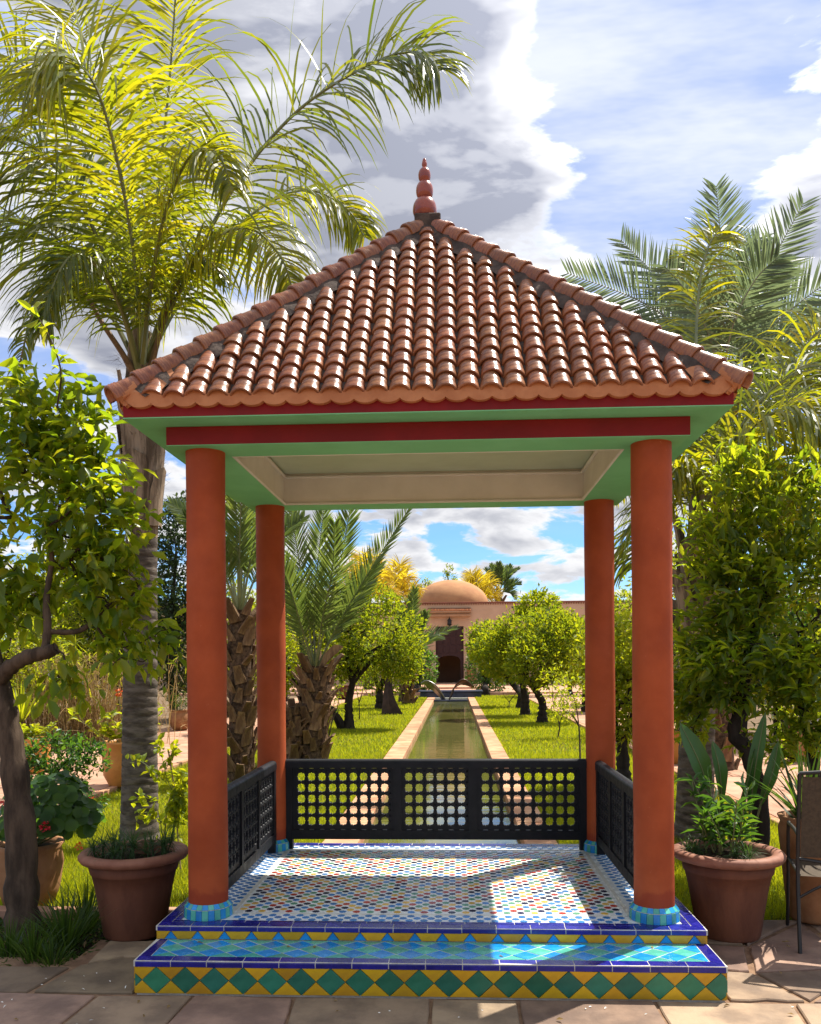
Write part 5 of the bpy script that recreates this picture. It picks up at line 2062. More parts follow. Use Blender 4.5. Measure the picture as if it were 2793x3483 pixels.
# ---- orange tree on the right
RYT = 1.75
Rp = lambda x, y, d=0: at(x, y, RYT + d)
ob = np.array(Rp(1600, 1800))
ob_ = (ob[0], RYT, -.03)
rt1 = [(ob[0], RYT, -.03, .075), (*Rp(1600, 1680), .062), (*Rp(1572, 1580), .055), (*Rp(1545, 1545, .0), .048), (*Rp(1562, 1480, .05), .044), (*Rp(1575, 1390, .1), .040), (*Rp(1590, 1300, .2), .036)]
rt2 = [(*Rp(1720, 1690, -.2), .05), (*Rp(1712, 1600, -.1), .045), (*Rp(1690, 1480, .0), .04), (*Rp(1670, 1360, .1), .032)]
rt0 = [(Rp(1755, 1900, -.2)[0], RYT - .2, -.03, .06), (*Rp(1740, 1780, -.2), .055), (*Rp(1720, 1690, -.2), .05)]
tree('orange_tree', 'dense orange tree with pale new leaves filling the right edge', 'tree', ob_, [rt1, rt0, rt2],
     [(Rp(1690, 1290, .2), (.72, .34, .52), 96), (Rp(1700, 1080, .3), (.60, .30, .40), 76), (Rp(1560, 1250, .2), (.38, .24, .40), 60), (Rp(1610, 1410, -.05), (.52, .26, .28), 66),
      (Rp(1490, 1420, .2), (.32, .2, .25), 34), (Rp(1730, 1480, -.2), (.4, .26, .33), 40), (Rp(1545, 1100, .3), (.32, .2, .22), 28), (Rp(1640, 1560, .1), (.35, .2, .14), 16),
      (Rp(1505, 1190, .35), (.22, .2, .30), 26), (Rp(1475, 1330, .3), (.2, .2, .25), 22), (Rp(1630, 1000, .4), (.45, .25, .22), 34), (Rp(1450, 1500, .25), (.18, .16, .2), 14),
      (at(1900, 1180, 2.3), (.85, .6, .45), 60), (at(2030, 1250, 2.6), (.7, .6, .45), 40)],  # last two crown blobs added out of view to shade the lawn
     (.118, .32), L_ORANGE, BARK_DARK, per_tip=15, spread=.15, tpl=TPL_BIG, droop=.1, up=.25, r_tip=.004, flowers=(30, .022, PETAL_W))


# ---- orchard of orange trees along the pool
def orchard(label, base, fork, crown, n, leafsz=.11, group='orange trees along the pool', mat=None, seedtips=90, lean=0.0, per=16, bark=BARK_DARK):
    b = ori(base)
    top = np.array(fork)
    r0 = .13 * leafsz / .11
    trk = [(b[0], b[1], -.03, r0 * 1.35), (b[0] + lean * .2, b[1], .25 * top[2], r0), (b[0] + lean * .6, b[1], .6 * top[2], r0 * .85), (top[0], top[1], top[2], r0 * .65)]
    tr_ = [trk]
    cen = np.array(crown[0][0])
    for q in range(4):
        a = q * 1.57 + rng.random()
        e = cen + np.array([math.cos(a) * crown[0][1][0] * .45, math.sin(a) * crown[0][1][1] * .45, rng.uniform(-.1, .25) * crown[0][1][2]])
        m = .5 * (top + e) + rng.normal(0, .12, 3)
        tr_.append([(top[0], top[1], top[2], r0 * .55), (*m, r0 * .42), (*e, r0 * .25)])
    return tree('orange_tree', label, 'tree', b, tr_, crown, (leafsz * 1.15, .5), mat or L_ORCH, bark, per_tip=per, spread=.3, tpl=TPL_LOW, group=group, droop=.1, up=.2, r_tip=.008, bushy=int(n * 3.2))


O = lambda x, y, Y, d=0: at(x, y, Y + d)
orchard('first orange tree with a forked trunk left of the pool', gnd(735, 1533), O(742, 1440, 16.7), [(O(790, 1340, 16.8), (1.35, 1.2, 1.05), 110), (O(700, 1370, 16.8), (.8, .8, .85), 60), (O(760, 1275, 16.9), (1.0, 1.0, .6), 60), (O(840, 1385, 16.8), (.6, .7, .6), 36)], 500, .10)
st2 = MB()
b2 = gnd(722, 1533)
tube(st2, spline([b2 + np.array([0, 0, -.05]), O(712, 1515, 16.6), O(700, 1498, 16.6), O(694, 1490, 16.6)], 10), [.14, .12, .11, .105, .10, .10, .095, .09, .09, .085], 8)
tag(st2.build('tree_stump', BARK_DARK, loc=ori(b2)), 'leaning sawn off stem at the foot of the first orange tree', 'stump')
orchard('orange tree behind the date palm on the left', gnd(640, 1540), O(640, 1470, 15.5), [(O(620, 1340, 15.5), (1.2, 1.0, 1.2), 110), (O(560, 1400, 15.5), (.9, .8, .9), 60)], 420, .10, mat=L_LIME)
orchard('dark second orange tree in the left row', gnd(800, 1492), O(800, 1450, 26), [(O(810, 1385, 26), (1.4, 1.2, 1.3), 90)], 420, .14)
orchard('dark clipped bush tree left of the far doorway', gnd(878, 1462), O(880, 1440, 40), [(O(880, 1412, 40), (1.0, 1.0, 1.35), 70)], 420, .17, mat=L_DEEP)
orchard('nearest orange tree with a forked trunk right of the pool', gnd(1142, 1520), O(1125, 1450, 18.6), [(O(1125, 1392, 18.4), (.80, .8, .72), 90), (O(1190, 1360, 18.8), (.85, .9, .85), 70), (O(1150, 1322, 19.2), (.95, .9, .55), 60)], 420, .11)
orchard('taller orange tree behind the nearest one on the right', gnd(1106, 1505), O(1100, 1440, 21.8), [(O(1100, 1345, 21.8), (1.0, 1.0, .95), 90), (O(1135, 1280, 22), (.65, .7, .5), 36), (O(1042, 1375, 21.6), (.75, .7, .75), 50)], 420, .12)
orchard('orange tree reaching towards the far doorway on the right', gnd(1098, 1490), O(1080, 1440, 27), [(O(1036, 1355, 27), (.95, .9, .85), 90), (O(1064, 1390, 27), (.9, .9, .85), 60)], 380, .14)
orchard('dark clipped bush tree right of the far doorway', gnd(1022, 1462), O(1022, 1440, 40), [(O(1026, 1405, 40), (1.1, 1.0, 1.6), 80)], 420, .17, mat=L_DEEP)
orchard('orange tree behind the right back column', gnd(1235, 1500), O(1235, 1440, 23), [(O(1240, 1375, 23), (1.1, 1.1, 1.0), 100)], 420, .13)


def sapling(label, base, stems, leafs, mat, n, sz, ratio=.4, group='young trees on the lawn', spread=.16):
    b = ori(base)
    t = thing('sapling', label, 'young tree', b, group)
    mb = MB()
    for s in stems:
        tube(mb, spline(s, 12), np.linspace(.018, .005, 12) * max(1, sz / .09), 5)
    mb.build('stem', BARK, t, smooth=True, loc=b)
    lv = MB()
    for (c, r, m) in leafs:
        q = inball(m, .3)
        leaves(lv, np.asarray(c) + q * np.asarray(r), q * .6 + rng.normal(0, .6, (m, 3)) + np.array([0, 0, .2]), rng.uniform(.7, 1.2, m) * sz, sz * ratio, TPL_MID)
    lv.build('foliage', mat, t, loc=b)


sapling('thin sapling with two stems on the right lawn', gnd(1175, 1553), [[gnd(1175, 1553), O(1178, 1525, 13.9), O(1166, 1490, 13.9), O(1162, 1430, 13.9)], [O(1178, 1525, 13.9), O(1186, 1500, 13.9), O(1188, 1470, 13.9)]],
        [(O(1168, 1440, 13.9), (.35, .3, .5), 260), (O(1185, 1490, 13.9), (.3, .3, .25), 130)], L_LIME, 0, .09)
sapling('leafy sapling against the right back column', gnd(1222, 1600), [[gnd(1222, 1600), O(1220, 1540, 9.9), O(1214, 1490, 9.9), O(1205, 1455, 9.9)], [O(1220, 1530, 9.9), O(1205, 1505, 9.9), O(1190, 1500, 9.9)]],
        [(O(1205, 1455, 9.9), (.36, .3, .28), 260), (O(1190, 1500, 9.9), (.28, .25, .18), 130)], L_LIME, 0, .085)
sapling('spindly sapling between the stump and the date palm', gnd(690, 1560), [[gnd(690, 1560), O(697, 1530, 13.2), O(702, 1495, 13.2), O(705, 1470, 13.2)], [gnd(690, 1560), O(684, 1530, 13.2), O(680, 1500, 13.2)], [O(697, 1525, 13.2), O(710, 1490, 13.2), O(718, 1450, 13.2)]],
        [(O(698, 1480, 13.2), (.32, .3, .3), 150), (O(712, 1450, 13.2), (.2, .2, .25), 70)], L_ORCH, 0, .07)
sapling('thin forked sapling beyond the forked orange tree', gnd(757, 1515), [[gnd(757, 1515), O(756, 1480, 19.6), O(752, 1460, 19.6), O(750, 1440, 19.6)], [O(756, 1480, 19.6), O(762, 1462, 19.6), O(766, 1440, 19.6)]], [(O(757, 1440, 19.6), (.3, .3, .3), 80)], L_ORCH, 0, .10)
sapling('bare forked sapling in front of the far terrace', gnd(1072, 1490), [[gnd(1072, 1490), O(1072, 1478, 26.9), O(1062, 1466, 26.9), O(1058, 1452, 26.9)], [O(1072, 1478, 26.9), O(1082, 1466, 26.9), O(1088, 1456, 26.9)]], [(O(1072, 1455, 26.9), (.2, .2, .2), 12)], L_ORCH, 0, .10)
# clump between the right columns
orchard('bright green shrub tree with two stems between the right columns', gnd(1312, 1650), O(1310, 1560, 6.9), [(O(1312, 1480, 6.9), (.32, .4, .55), 90), (O(1300, 1380, 7.0), (.4, .4, .5), 60)], 260, .085, group='shrubs beside the lawn', mat=L_LIME)


# ---- taller screens of trees closing the garden at both sides
def screen(label, x, y, h, rx, mat, sz, tips=80, bush=900, bark=BARK_DARK, name='garden_tree', zlow=.35):
    b = (x, y, -.04)
    cz = h * .56
    blobs = [((x + rng.normal(0, .2), y, cz), (rx, rx, h * .42), tips), ((x + rng.uniform(-.5, .5) * rx, y, cz + h * .12), (rx * .7, rx * .7, h * .28), tips // 2), ((x + rng.uniform(-.6, .6) * rx, y, h * zlow), (rx * .8, rx * .8, h * .22), tips // 2)]
    trk = [[(x, y, -.04, .12), (x + rng.normal(0, .1), y, h * .2, .1), (x + rng.normal(0, .15), y, h * .45, .07), (x, y, h * .7, .04)]]
    tree(name, label, 'tree', b, trk, blobs, (sz, .42), mat, bark, per_tip=14, spread=.3, tpl=TPL_LOW, group='trees along the garden walls', droop=.1, up=.2, r_tip=.008, bushy=bush)


def X(px, Y):
    return float(at(px, 1400, Y)[0])


screen('dark evergreen tree just left of the front left column', X(372, 17), 17, 6.2, 1.15, L_DARK, .16, 110, 1500)
screen('dark evergreen tree behind the queen palm trunk', X(250, 19), 19, 5.4, 1.5, L_DARK, .17, 110, 1500)
screen('yellow green tree behind the dry reeds', X(110, 18), 18, 4.8, 1.5, L_LIME, .15, 100, 1300)
screen('lime green shrub tree at the far left behind the lemon tree', X(20, 12.5), 12.5, 3.2, 1.2, L_LIME, .12, 90, 1200)
screen('leafy tree glimpsed left of the date palm', X(455, 21), 21, 4.8, 1.5, L_ORCH, .15, 90, 1000)
screen('broad tree behind the left row of orange trees', X(600, 31), 31, 5.0, 2.0, L_ORCH, .2, 90, 1000)
screen('green tree filling the gap left of the building', X(690, 43), 43, 4.6, 2.2, L_ORCH, .24, 90, 900)
screen('tree standing beyond the wall left of the dome', X(900, 66), 66, 8.6, 2.2, L_ORCH, .3, 60, 500)
screen('small tree top showing above the dome', X(943, 70), 70, 10.6, 1.0, L_ORCH, .3, 40, 200)
screen('olive green tree behind the right queen palm', X(1440, 15), 15, 4.6, 1.3, L_ORCH, .14, 100, 1200)
screen('dark green tree deep behind the right orange tree', X(1560, 13), 13, 5.0, 1.4, L_DARK, .14, 110, 1400)
screen('dark shrub tree beyond the right path', X(1640, 14.5), 14.5, 3.4, 1.3, L_DEEP, .13, 90, 1200)
screen('dark tree at the far right behind the chair', X(1740, 12.5), 12.5, 4.8, 1.4, L_DEEP, .13, 90, 1200)
screen('leafy tree between the two right columns in the distance', X(1330, 27), 27, 4.4, 1.7, L_ORCH, .18, 90, 900)
screen('far orange tree right of the terrace', X(1200, 36), 36, 4.2, 1.9, L_ORCH, .2, 80, 800)
screen('pale conifer left of the queen palm crown', X(150, 24), 24, 8.2, 1.1, L_DARK, .18, 90, 900)

# ==================================================================== smaller plants, pots, furniture
def arcs(mb, P, D, L, Wd, droop, seg=4, mi=0, prof=None):
    """n arching strap leaves"""
    P = np.asarray(P, float).copy()
    D = unit(D)
    n = len(P)
    L = np.broadcast_to(L, (n,)).astype(float)
    Wd = np.broadcast_to(Wd, (n,)).astype(float)
    Wv = unit(np.cross(D, np.array([0, 0, 1.0]) + rng.normal(0, .2, (n, 3))))
    pr = np.interp(np.linspace(0, 1, seg + 1), [0, .4, .8, 1], [.8, 1, .6, .05]) if prof is None else prof
    rows = []
    dr = np.broadcast_to(droop, (n,))
    for s in range(seg + 1):
        w = (Wd * .5 * pr[s])[:, None]
        rows.append(np.stack([P - Wv * w, P + Wv * w], 1))
        P = P + D * (L / seg)[:, None]
        D = unit(D + np.array([0, 0, -1.0]) * (dr / seg * (.3 + 1.4 * s / seg))[:, None])
    v = np.stack(rows, 1).reshape(n, -1, 3)
    F = np.array([[2 * s, 2 * s + 1, 2 * s + 3, 2 * s + 2] for s in range(seg)])
    f = F[None] + (np.arange(n) * (seg + 1) * 2)[:, None, None]
    mb.add(v.reshape(-1, 3), f.reshape(-1, 4), mi)


def updirs(n, spread):
    a = rng.random(n) * 6.28
    s = rng.random(n) * spread
    return np.c_[np.cos(a) * s, np.sin(a) * s, np.ones(n)]


def tuft(name, label, c, n, L, w, spread, droop, mat, group=None, rad=.05, cat='grass tuft'):
    mb = MB()
    D = updirs(n, spread)
    P = np.array(c) + np.c_[D[:, :2] * rad, np.zeros(n)]
    arcs(mb, P, D, L * rng.uniform(.55, 1.15, n), w, droop * rng.uniform(.6, 1.3, n), 5)
    return tag(mb.build(name, mat, loc=tuple(c)), label, cat, group)


# ---- lawn grass
gm = MB()


def blades(x0, x1, y0, y1, n, h, w):
    P = np.c_[rng.uniform(x0, x1, n), rng.uniform(y0, y1, n), np.full(n, -.036)]
    nz = np.sin(P[:, 0] * 2.3 + 1.1 * np.sin(P[:, 1] * .9)) * np.sin(P[:, 1] * 1.7 + .6) * .25 + 1
    leaves(gm, P, np.c_[rng.normal(0, .42, (n, 2)), np.ones(n)], h * rng.uniform(.5, 1.25, n) * nz, w, TPL_TRI, nrm=np.c_[rng.normal(0, 1, (n, 2)), np.zeros(n)])
    m = n // 9
    dry = (np.sin(P[:m, 0] * 1.3 + 2) * np.sin(P[:m, 1] * .8 + 1) > rng.uniform(-.6, .9, m))
    Pd = P[:m][dry] + np.array([.01, .01, 0])
    leaves(gm, Pd, np.c_[rng.normal(0, .7, (len(Pd), 2)), np.ones(len(Pd))], h * rng.uniform(.6, 1.2, len(Pd)), w, TPL_TRI, mi=1)


for x0, x1 in ((-4.33, -1.09), (1.09, 3.38)):
    wdt = x1 - x0
    blades(x0, x1, .88, 4.5, int(wdt * 3.6 * 4200), .085, .007)
    blades(x0, x1, 4.5, 11, int(wdt * 6.5 * 1800), .075, .010)
    blades(x0, x1, 11, 22, int(wdt * 11 * 700), .075, .016)
    blades(x0, x1, 22, 37.1, int(wdt * 15 * 330), .08, .028)
gm.build('lawn_grass', [L_GRASS, L_DRY], kind='stuff')
wd = MB()                                    # weeds, litter and moss of the shady bed
n = 2600
P = np.c_[rng.uniform(-3.6, -1.6, n), rng.uniform(-.13, .74, n), np.full(n, -.028)]
P = P[(P[:, 0] < -1.97) | (P[:, 1] > .32)]
n = len(P)
leaves(wd, P, np.c_[rng.normal(0, .8, (n, 2)), np.full(n, .5)], rng.uniform(.02, .075, n), rng.uniform(.006, .02, n), TPL_LOW)
wd.build('bed_weeds', L_TUFT, kind='stuff')
lt = MB()
n = 420
P = np.c_[rng.uniform(-3.4, -1.55, n), rng.uniform(-.12, .72, n), np.full(n, -.02)]
P = P[(P[:, 0] < -1.97) | (P[:, 1] > .32)]
leaves(lt, P, np.c_[rng.normal(0, 1, (len(P), 2)), rng.normal(.1, .15, len(P))], rng.uniform(.02, .06, len(P)), .018, TPL_LOW)
lt.build('leaf_litter', L_DRY, kind='stuff')
pt = MB()
n = 90
P = np.c_[rng.uniform(-2.9, -1.5, n), rng.uniform(-1.9, -.2, n), np.full(n, .006)]
P2 = np.c_[rng.uniform(-1.5, 3.0, 46), rng.uniform(-1.5, -.6, 46), np.full(46, .006)]
P = np.vstack([P, P2])
leaves(pt, P, np.c_[rng.normal(0, 1, (len(P), 2)), rng.normal(.1, .2, len(P))], rng.uniform(.012, .024, len(P)), .007, TPL_LOW)
pt.build('fallen_petals', PETAL_W, kind='stuff')
fl = MB()
P = np.vstack([np.c_[rng.uniform(-3.2, 3.2, 60), rng.uniform(-1.9, -.6, 60), np.full(60, .008)], np.c_[rng.uniform(1.6, 3.2, 26), rng.uniform(-.5, .7, 26), np.full(26, .010)],
               np.c_[rng.uniform(-1.3, 1.3, 5), rng.uniform(-.46, -.25, 5), np.full(5, Z1 + .004)]])
leaves(fl, P, np.c_[rng.normal(0, 1, (len(P), 2)), rng.normal(.05, .12, len(P))], rng.uniform(.02, .05, len(P)), .016, TPL_MID)
fl.build('fallen_leaves', L_DRY, kind='stuff')

# ---- the two big terracotta pots
BIGP = closed([(.178, 0), (.185, .012), (.205, .14), (.232, .30), (.252, .385), (.259, .388), (.262, .396), (.272, .46)], .03)
BIGR = [(.262, .455), (.285, .452), (.312, .460), (.326, .478), (.328, .495), (.316, .510), (.290, .516), (.262, .512), (.246, .495), (.244, .46)]
pl_ = np.array(at(287, 1900, .42))
PLc = (float(pl_[0]) - .01, .42, 0.0)
pot('big_pot', 'large terracotta pot left of the front left column', PLc, BIGP, POT, BIGR, 'large terracotta pots', .24, .47)
pr_ = np.array(at(1533, 1900, .50))
PRc = (float(pr_[0]), .50, 0.0)
pot('big_pot', 'large terracotta pot right of the front right column', PRc, BIGP, POT, BIGR, 'large terracotta pots', .24, .47)


def feather(label, c, n, R_, hgt, mat, group, heads=7, cat='potted plant'):
    """several whorls of fine drooping needles"""
    mb = MB()
    for i in range(heads):
        a = i * 2.4 + rng.random()
        rr = R_ * (.45 + .55 * rng.random())
        h = np.array(c) + np.array([math.cos(a) * rr, math.sin(a) * rr, hgt * rng.uniform(.5, 1.1)])
        tube(mb, [np.array(c) + np.array([math.cos(a) * rr * .6, math.sin(a) * rr * .6, -.02]), h], [.004, .003], 4)
        m = n
        D = unit(rng.normal(size=(m, 3)) + np.array([0, 0, .55]))
        arcs(mb, np.repeat(h[None], m, 0) + rng.normal(0, .008, (m, 3)), D, rng.uniform(.07, .15, m), .0045, 1.5, 4)
    return tag(mb.build('feathery_plant', mat, loc=tuple(c)), label, cat, group)


zr = .48
for dx, dy, lb in ((-.17, -.10, 'feathery green plant at the left of the left pot'), (.0, -.16, 'feathery green plant at the front of the left pot'), (.17, -.08, 'feathery green plant at the right of the left pot')):
    feather(lb, (PLc[0] + dx, PLc[1] + dy, zr), 46, .09, .09, L_FERN, 'feathery plants in the big pots', 6)
for dx, dy, lb in ((-.20, .0, 'feathery green plant at the left rim of the right pot'), (.03, -.18, 'feathery green plant at the front of the right pot')):
    feather(lb, (PRc[0] + dx, PRc[1] + dy, zr), 46, .05, .05, L_FERN, 'feathery plants in the big pots', 3)
# vine on stakes in the left pot
vb = (float(at(362, 1800, 1.75)[0]), 1.75, -.03)
V = lambda x, y, d=0: at(x, y, vb[1] + d)
vine = thing('staked_vine', 'pale green vine climbing two stakes behind the left pot', 'climber', vb)
sk = MB()
for p in ([V(380, 1830), V(366, 1650), V(354, 1578)], [V(340, 1830, .04), V(352, 1700, .03), V(366, 1655, .0)]):
    tube(sk, p, .006, 6)
sk.build('stake', WOODST, vine, loc=vb)
vs = MB()
ST = [[V(362, 1830), V(366, 1690), V(352, 1640), V(340, 1590), V(332, 1560)], [V(362, 1830), V(372, 1700), V(384, 1650), V(392, 1630)], [V(352, 1820), V(330, 1700), V(300, 1680), V(284, 1690)], [V(352, 1650), V(320, 1620), V(290, 1600), V(276, 1606)],
      [V(358, 1820), V(368, 1710), V(378, 1690), V(390, 1700)], [V(350, 1740), V(320, 1715), V(296, 1712), V(288, 1725)], [V(350, 1620), V(362, 1585), V(372, 1575)]]
vl = MB()
for s in ST:
    C_ = spline(s, 20)
    tube(vs, C_, np.linspace(.0035, .0015, 20), 4)
    m = 26
    i = rng.integers(3, 20, m)
    leaves(vl, C_[i] + rng.normal(0, .016, (m, 3)), rng.normal(0, .8, (m, 3)) + np.array([0, 0, -.2]), rng.uniform(.05, .10, m), .042, TPL_BIG)
q = inball(150, .2)
leaves(vl, np.array(V(376, 1680)) + q * np.array([.10, .08, .24]), rng.normal(0, .8, (150, 3)), rng.uniform(.05, .09, 150), .038, TPL_BIG)
vs.build('stem', RACHIS, vine, loc=vb)
vl.build('foliage', L_LIME, vine, loc=vb)
sb_ = MB()
SBc = (PLc[0] + .06, PLc[1] + .06, zr)
for (x0, x1, y0, y1) in ((-.06, .06, -.06, -.052), (-.06, .06, .052, .06), (-.06, -.052, -.052, .052), (.052, .06, -.052, .052)):
    box(sb_, SBc[0] + x0, SBc[0] + x1, SBc[1] + y0, SBc[1] + y1, zr - .03, zr + .07)
tag(sb_.build('nursery_pot', POT_RIM, loc=SBc), 'small square clay pot sunk among the feathery plants', 'pot')


def shoots(name, label, c, stems, mat, leafL, ratio, cat='potted plant', group=None, per=16, spread=.5, R_=.05, hgt=.4, tpl=TPL_BIG, up=.5):
    t = thing(name, label, cat, tuple(c), group)
    sm, lm = MB(), MB()
    for i in range(stems):
        a = rng.random() * 6.28
        b0 = np.array(c) + np.array([math.cos(a), math.sin(a), 0]) * R_ * rng.random()
        h = hgt * rng.uniform(.6, 1.1)
        e = b0 + np.array([math.cos(a) * spread * h * rng.random(), math.sin(a) * spread * h * rng.random(), h])
        C_ = spline([b0 - np.array([0, 0, .03]), .5 * (b0 + e) + rng.normal(0, .02, 3), e], 14)
        tube(sm, C_, np.linspace(.006, .003, 14), 4)
        m = per
        i_ = rng.integers(4, 14, m)
        aa = rng.random(m) * 6.28
        leaves(lm, C_[i_], np.c_[np.cos(aa), np.sin(aa), rng.normal(up, .35, m)], leafL * rng.uniform(.6, 1.15, m), leafL * ratio, tpl)
    sm.build('stem', RACHIS, t, loc=tuple(c))
    lm.build('foliage', mat, t, loc=tuple(c))
    return t


shoots('oleander', 'leafy oleander shoots growing in the right pot', (PRc[0], PRc[1] + .05, zr), 17, L_DEEP, .13, .20, per=15, spread=.75, R_=.17, hgt=.38)

# ---- geranium in its pot behind the lemon trunk
GP = closed([(.15, 0), (.20, .15), (.225, .32), (.21, .42), (.235, .46)], .03)
gc = np.array(at(62, 1870, 1.02))
gc_ = (float(gc[0]), 1.02, -.03)
pot('geranium_pot', 'round clay pot holding the geranium behind the lemon trunk', gc_, GP, POT_PALE, group='ochre pots', soil_r=.2, soil_z=.42)
gpc = (gc_[0], gc_[1], .40)
ger = thing('geranium', 'round leaved geranium with a red flower head behind the lemon trunk', 'potted plant', gpc)
gl = MB()
n = 320
q = inball(n, .5)
q[:, 2] = np.abs(q[:, 2]) * .95 - .18
Pg = np.array(gpc) + np.array([.16, -.05, .20]) + q * np.array([.36, .30, .42])
disc_a = np.arange(9) * 2 * math.pi / 9
TPL_DISC = (np.vstack([[0.42, 0, -.06], np.c_[.42 + .5 * np.cos(disc_a) * np.where(disc_a == 0, 1, 1), .5 * np.sin(disc_a), np.where(np.arange(9) % 2, .06, .02)]]), np.array([[0, 1 + i, 1 + (i + 1) % 9] for i in range(9)]))
nr_ = unit(q + np.array([0, -.5, .6]) + rng.normal(0, .35, (n, 3)))
dd2 = unit(np.cross(nr_, rng.normal(0, 1, (n, 3))))
Lg = rng.uniform(.055, .105, n)
leaves(gl, Pg - dd2 * (Lg * .4)[:, None], dd2, Lg, Lg, TPL_DISC, nrm=nr_)
gl.build('foliage', L_DEEP, ger, smooth=True, loc=gpc)
gs = MB()
for i in range(26):
    e = Pg[rng.integers(0, n)]
    tube(gs, [np.array(gpc) - np.array([0, 0, .02]), .5 * (np.array(gpc) + e) + rng.normal(0, .02, 3), e], [.006, .005, .003], 4)
fpos = np.array(at(96, 1741, .70))
tube(gs, [np.array(gpc), .5 * (np.array(gpc) + fpos), fpos], [.005, .004, .003], 4)
gs.build('stem', RACHIS, ger, loc=gpc)


def flower_head(parent, c, r, mat, n=34, loc=None):
    mb = MB()
    q = unit(rng.normal(size=(n, 3)))
    leaves(mb, np.array(c) + q * r * .4, q + rng.normal(0, .4, (n, 3)), r * .75, r * .7, TPL_MID)
    mb.build('flower', mat, parent, loc=loc)


flower_head(ger, fpos, .038, PETAL_R, loc=gpc)
flower_head(ger, at(167, 1782, .8), .03, PETAL_O, 16, loc=gpc)

# ---- hibiscus / rose bush in front of the left path
hb_ = np.array(at(110, 1700, 3.6))
hbc = (float(hb_[0]), 3.6, -.03)
Hh = lambda x, y, d=0: at(x, y, 3.6 + d)
hib, HP = tree('hibiscus_bush', 'arching hibiscus bush with red flowers in front of the left path', 'shrub', hbc,
               [[(*hbc, .03), (*Hh(95, 1690), .026), (*Hh(110, 1640), .02), (*Hh(140, 1600), .012)], [(*hbc, .025), (*Hh(130, 1720), .018), (*Hh(165, 1690), .012)]],
               [(Hh(130, 1585), (.36, .3, .20), 70), (Hh(85, 1650), (.30, .3, .28), 50), (Hh(175, 1605), (.24, .25, .2), 36), (Hh(165, 1700), (.26, .25, .24), 50), (Hh(60, 1600), (.25, .25, .2), 20)],
               (.06, .55), L_DEEP, BARK_DARK, per_tip=13, spread=.09, tpl=TPL_MID, droop=.2, up=.3, r_tip=.003, group='shrubs beside the lawn')
for px, py in ((192, 1686), (2, 1695)):
    flower_head(hib, Hh(px, py, -.3), .045, PETAL_R, 26, loc=hbc)

# ---- pots along the left path
OP = closed([(.17, 0), (.18, .02), (.235, .12), (.25, .30), (.245, .44), (.258, .455), (.258, .48)], .03)
p1 = gnd(250, 1661)
p1c = (float(p1[0]), float(p1[1]) + .2, .02)
pot('path_pot', 'orange glazed pot on the left path behind the palm trunk', p1c, [(r * 1.15, z * 1.25) for r, z in OP], POT_OR, group='ochre pots', soil_r=.26, soil_z=.55)
s1 = shoots('flowering_plant', 'leafy plant with an orange flower in the orange pot', (p1c[0], p1c[1], .55), 16, L_LIME, .14, .45, per=14, spread=1.3, R_=.2, hgt=.42, group='plants in the path pots')
flower_head(s1, at(250, 1458, p1c[1]), .06, PETAL_O, 20, loc=(p1c[0], p1c[1], .55))
fst = MB()
tube(fst, [(p1c[0], p1c[1], .6), at(250, 1462, p1c[1])], [.006, .004], 4)
fst.build('stem', RACHIS, s1, loc=(p1c[0], p1c[1], .55))
JAR = closed([(.15, 0), (.24, .12), (.28, .28), (.25, .42), (.22, .47), (.27, .50)], .03)
p2 = gnd(374, 1541)
p2c = (float(p2[0]), float(p2[1]) + .2, .02)
pot('path_pot', 'small pale jar at the far edge of the left path', p2c, JAR, POT_PALE, group='pale jars', soil_r=.2, soil_z=.46)
shoots('flowering_plant', 'grey green plant in the small pale jar', (p2c[0], p2c[1], .48), 22, L_TUFT, .12, .16, per=12, spread=1.0, R_=.2, hgt=.5, group='plants in the path pots')
p3 = gnd(52, 1634)
p3c = (float(p3[0]), float(p3[1]) + .2, .02)
pot('path_pot', 'orange pot at the far left under the yucca', p3c, [(r * 1.1, z * 1.1) for r, z in OP], POT_OR, group='ochre pots', soil_r=.25, soil_z=.5)
shoots('flowering_plant', 'low bright green plant in the far left pot', (p3c[0], p3c[1], .5), 16, L_LIME, .13, .4, per=12, spread=1.4, R_=.2, hgt=.22, group='plants in the path pots')
p4 = gnd(723, 1474)
p4c = (float(p4[0]), float(p4[1]) + .3, .02)
pot('path_pot', 'round clay jar on the left path beyond the first orange tree', p4c, [(r * 1.6, z * 1.25) for r, z in JAR], POT, group='pale jars', soil_r=.3, soil_z=.55)
yb_ = np.array(at(40, 1560, 9.6))
yc = (float(yb_[0]), 9.6, -.04)
yu = thing('yucca', 'spiky yellow green yucca in front of the dry reeds', 'yucca', yc)
ym = MB()
tube(ym, [yc, at(42, 1540, 9.6), at(44, 1520, 9.6)], [.06, .055, .05], 8)
ym.build('stem', BARK, yu, loc=yc)
ym = MB()
n = 70
arcs(ym, np.repeat(np.array(at(44, 1525, 9.6))[None], n, 0), updirs(n, 1.0) + np.array([0, 0, .1]), rng.uniform(.4, .8, n), .045, .5, 4)
ym.build('foliage', L_LIME, yu, loc=yc)

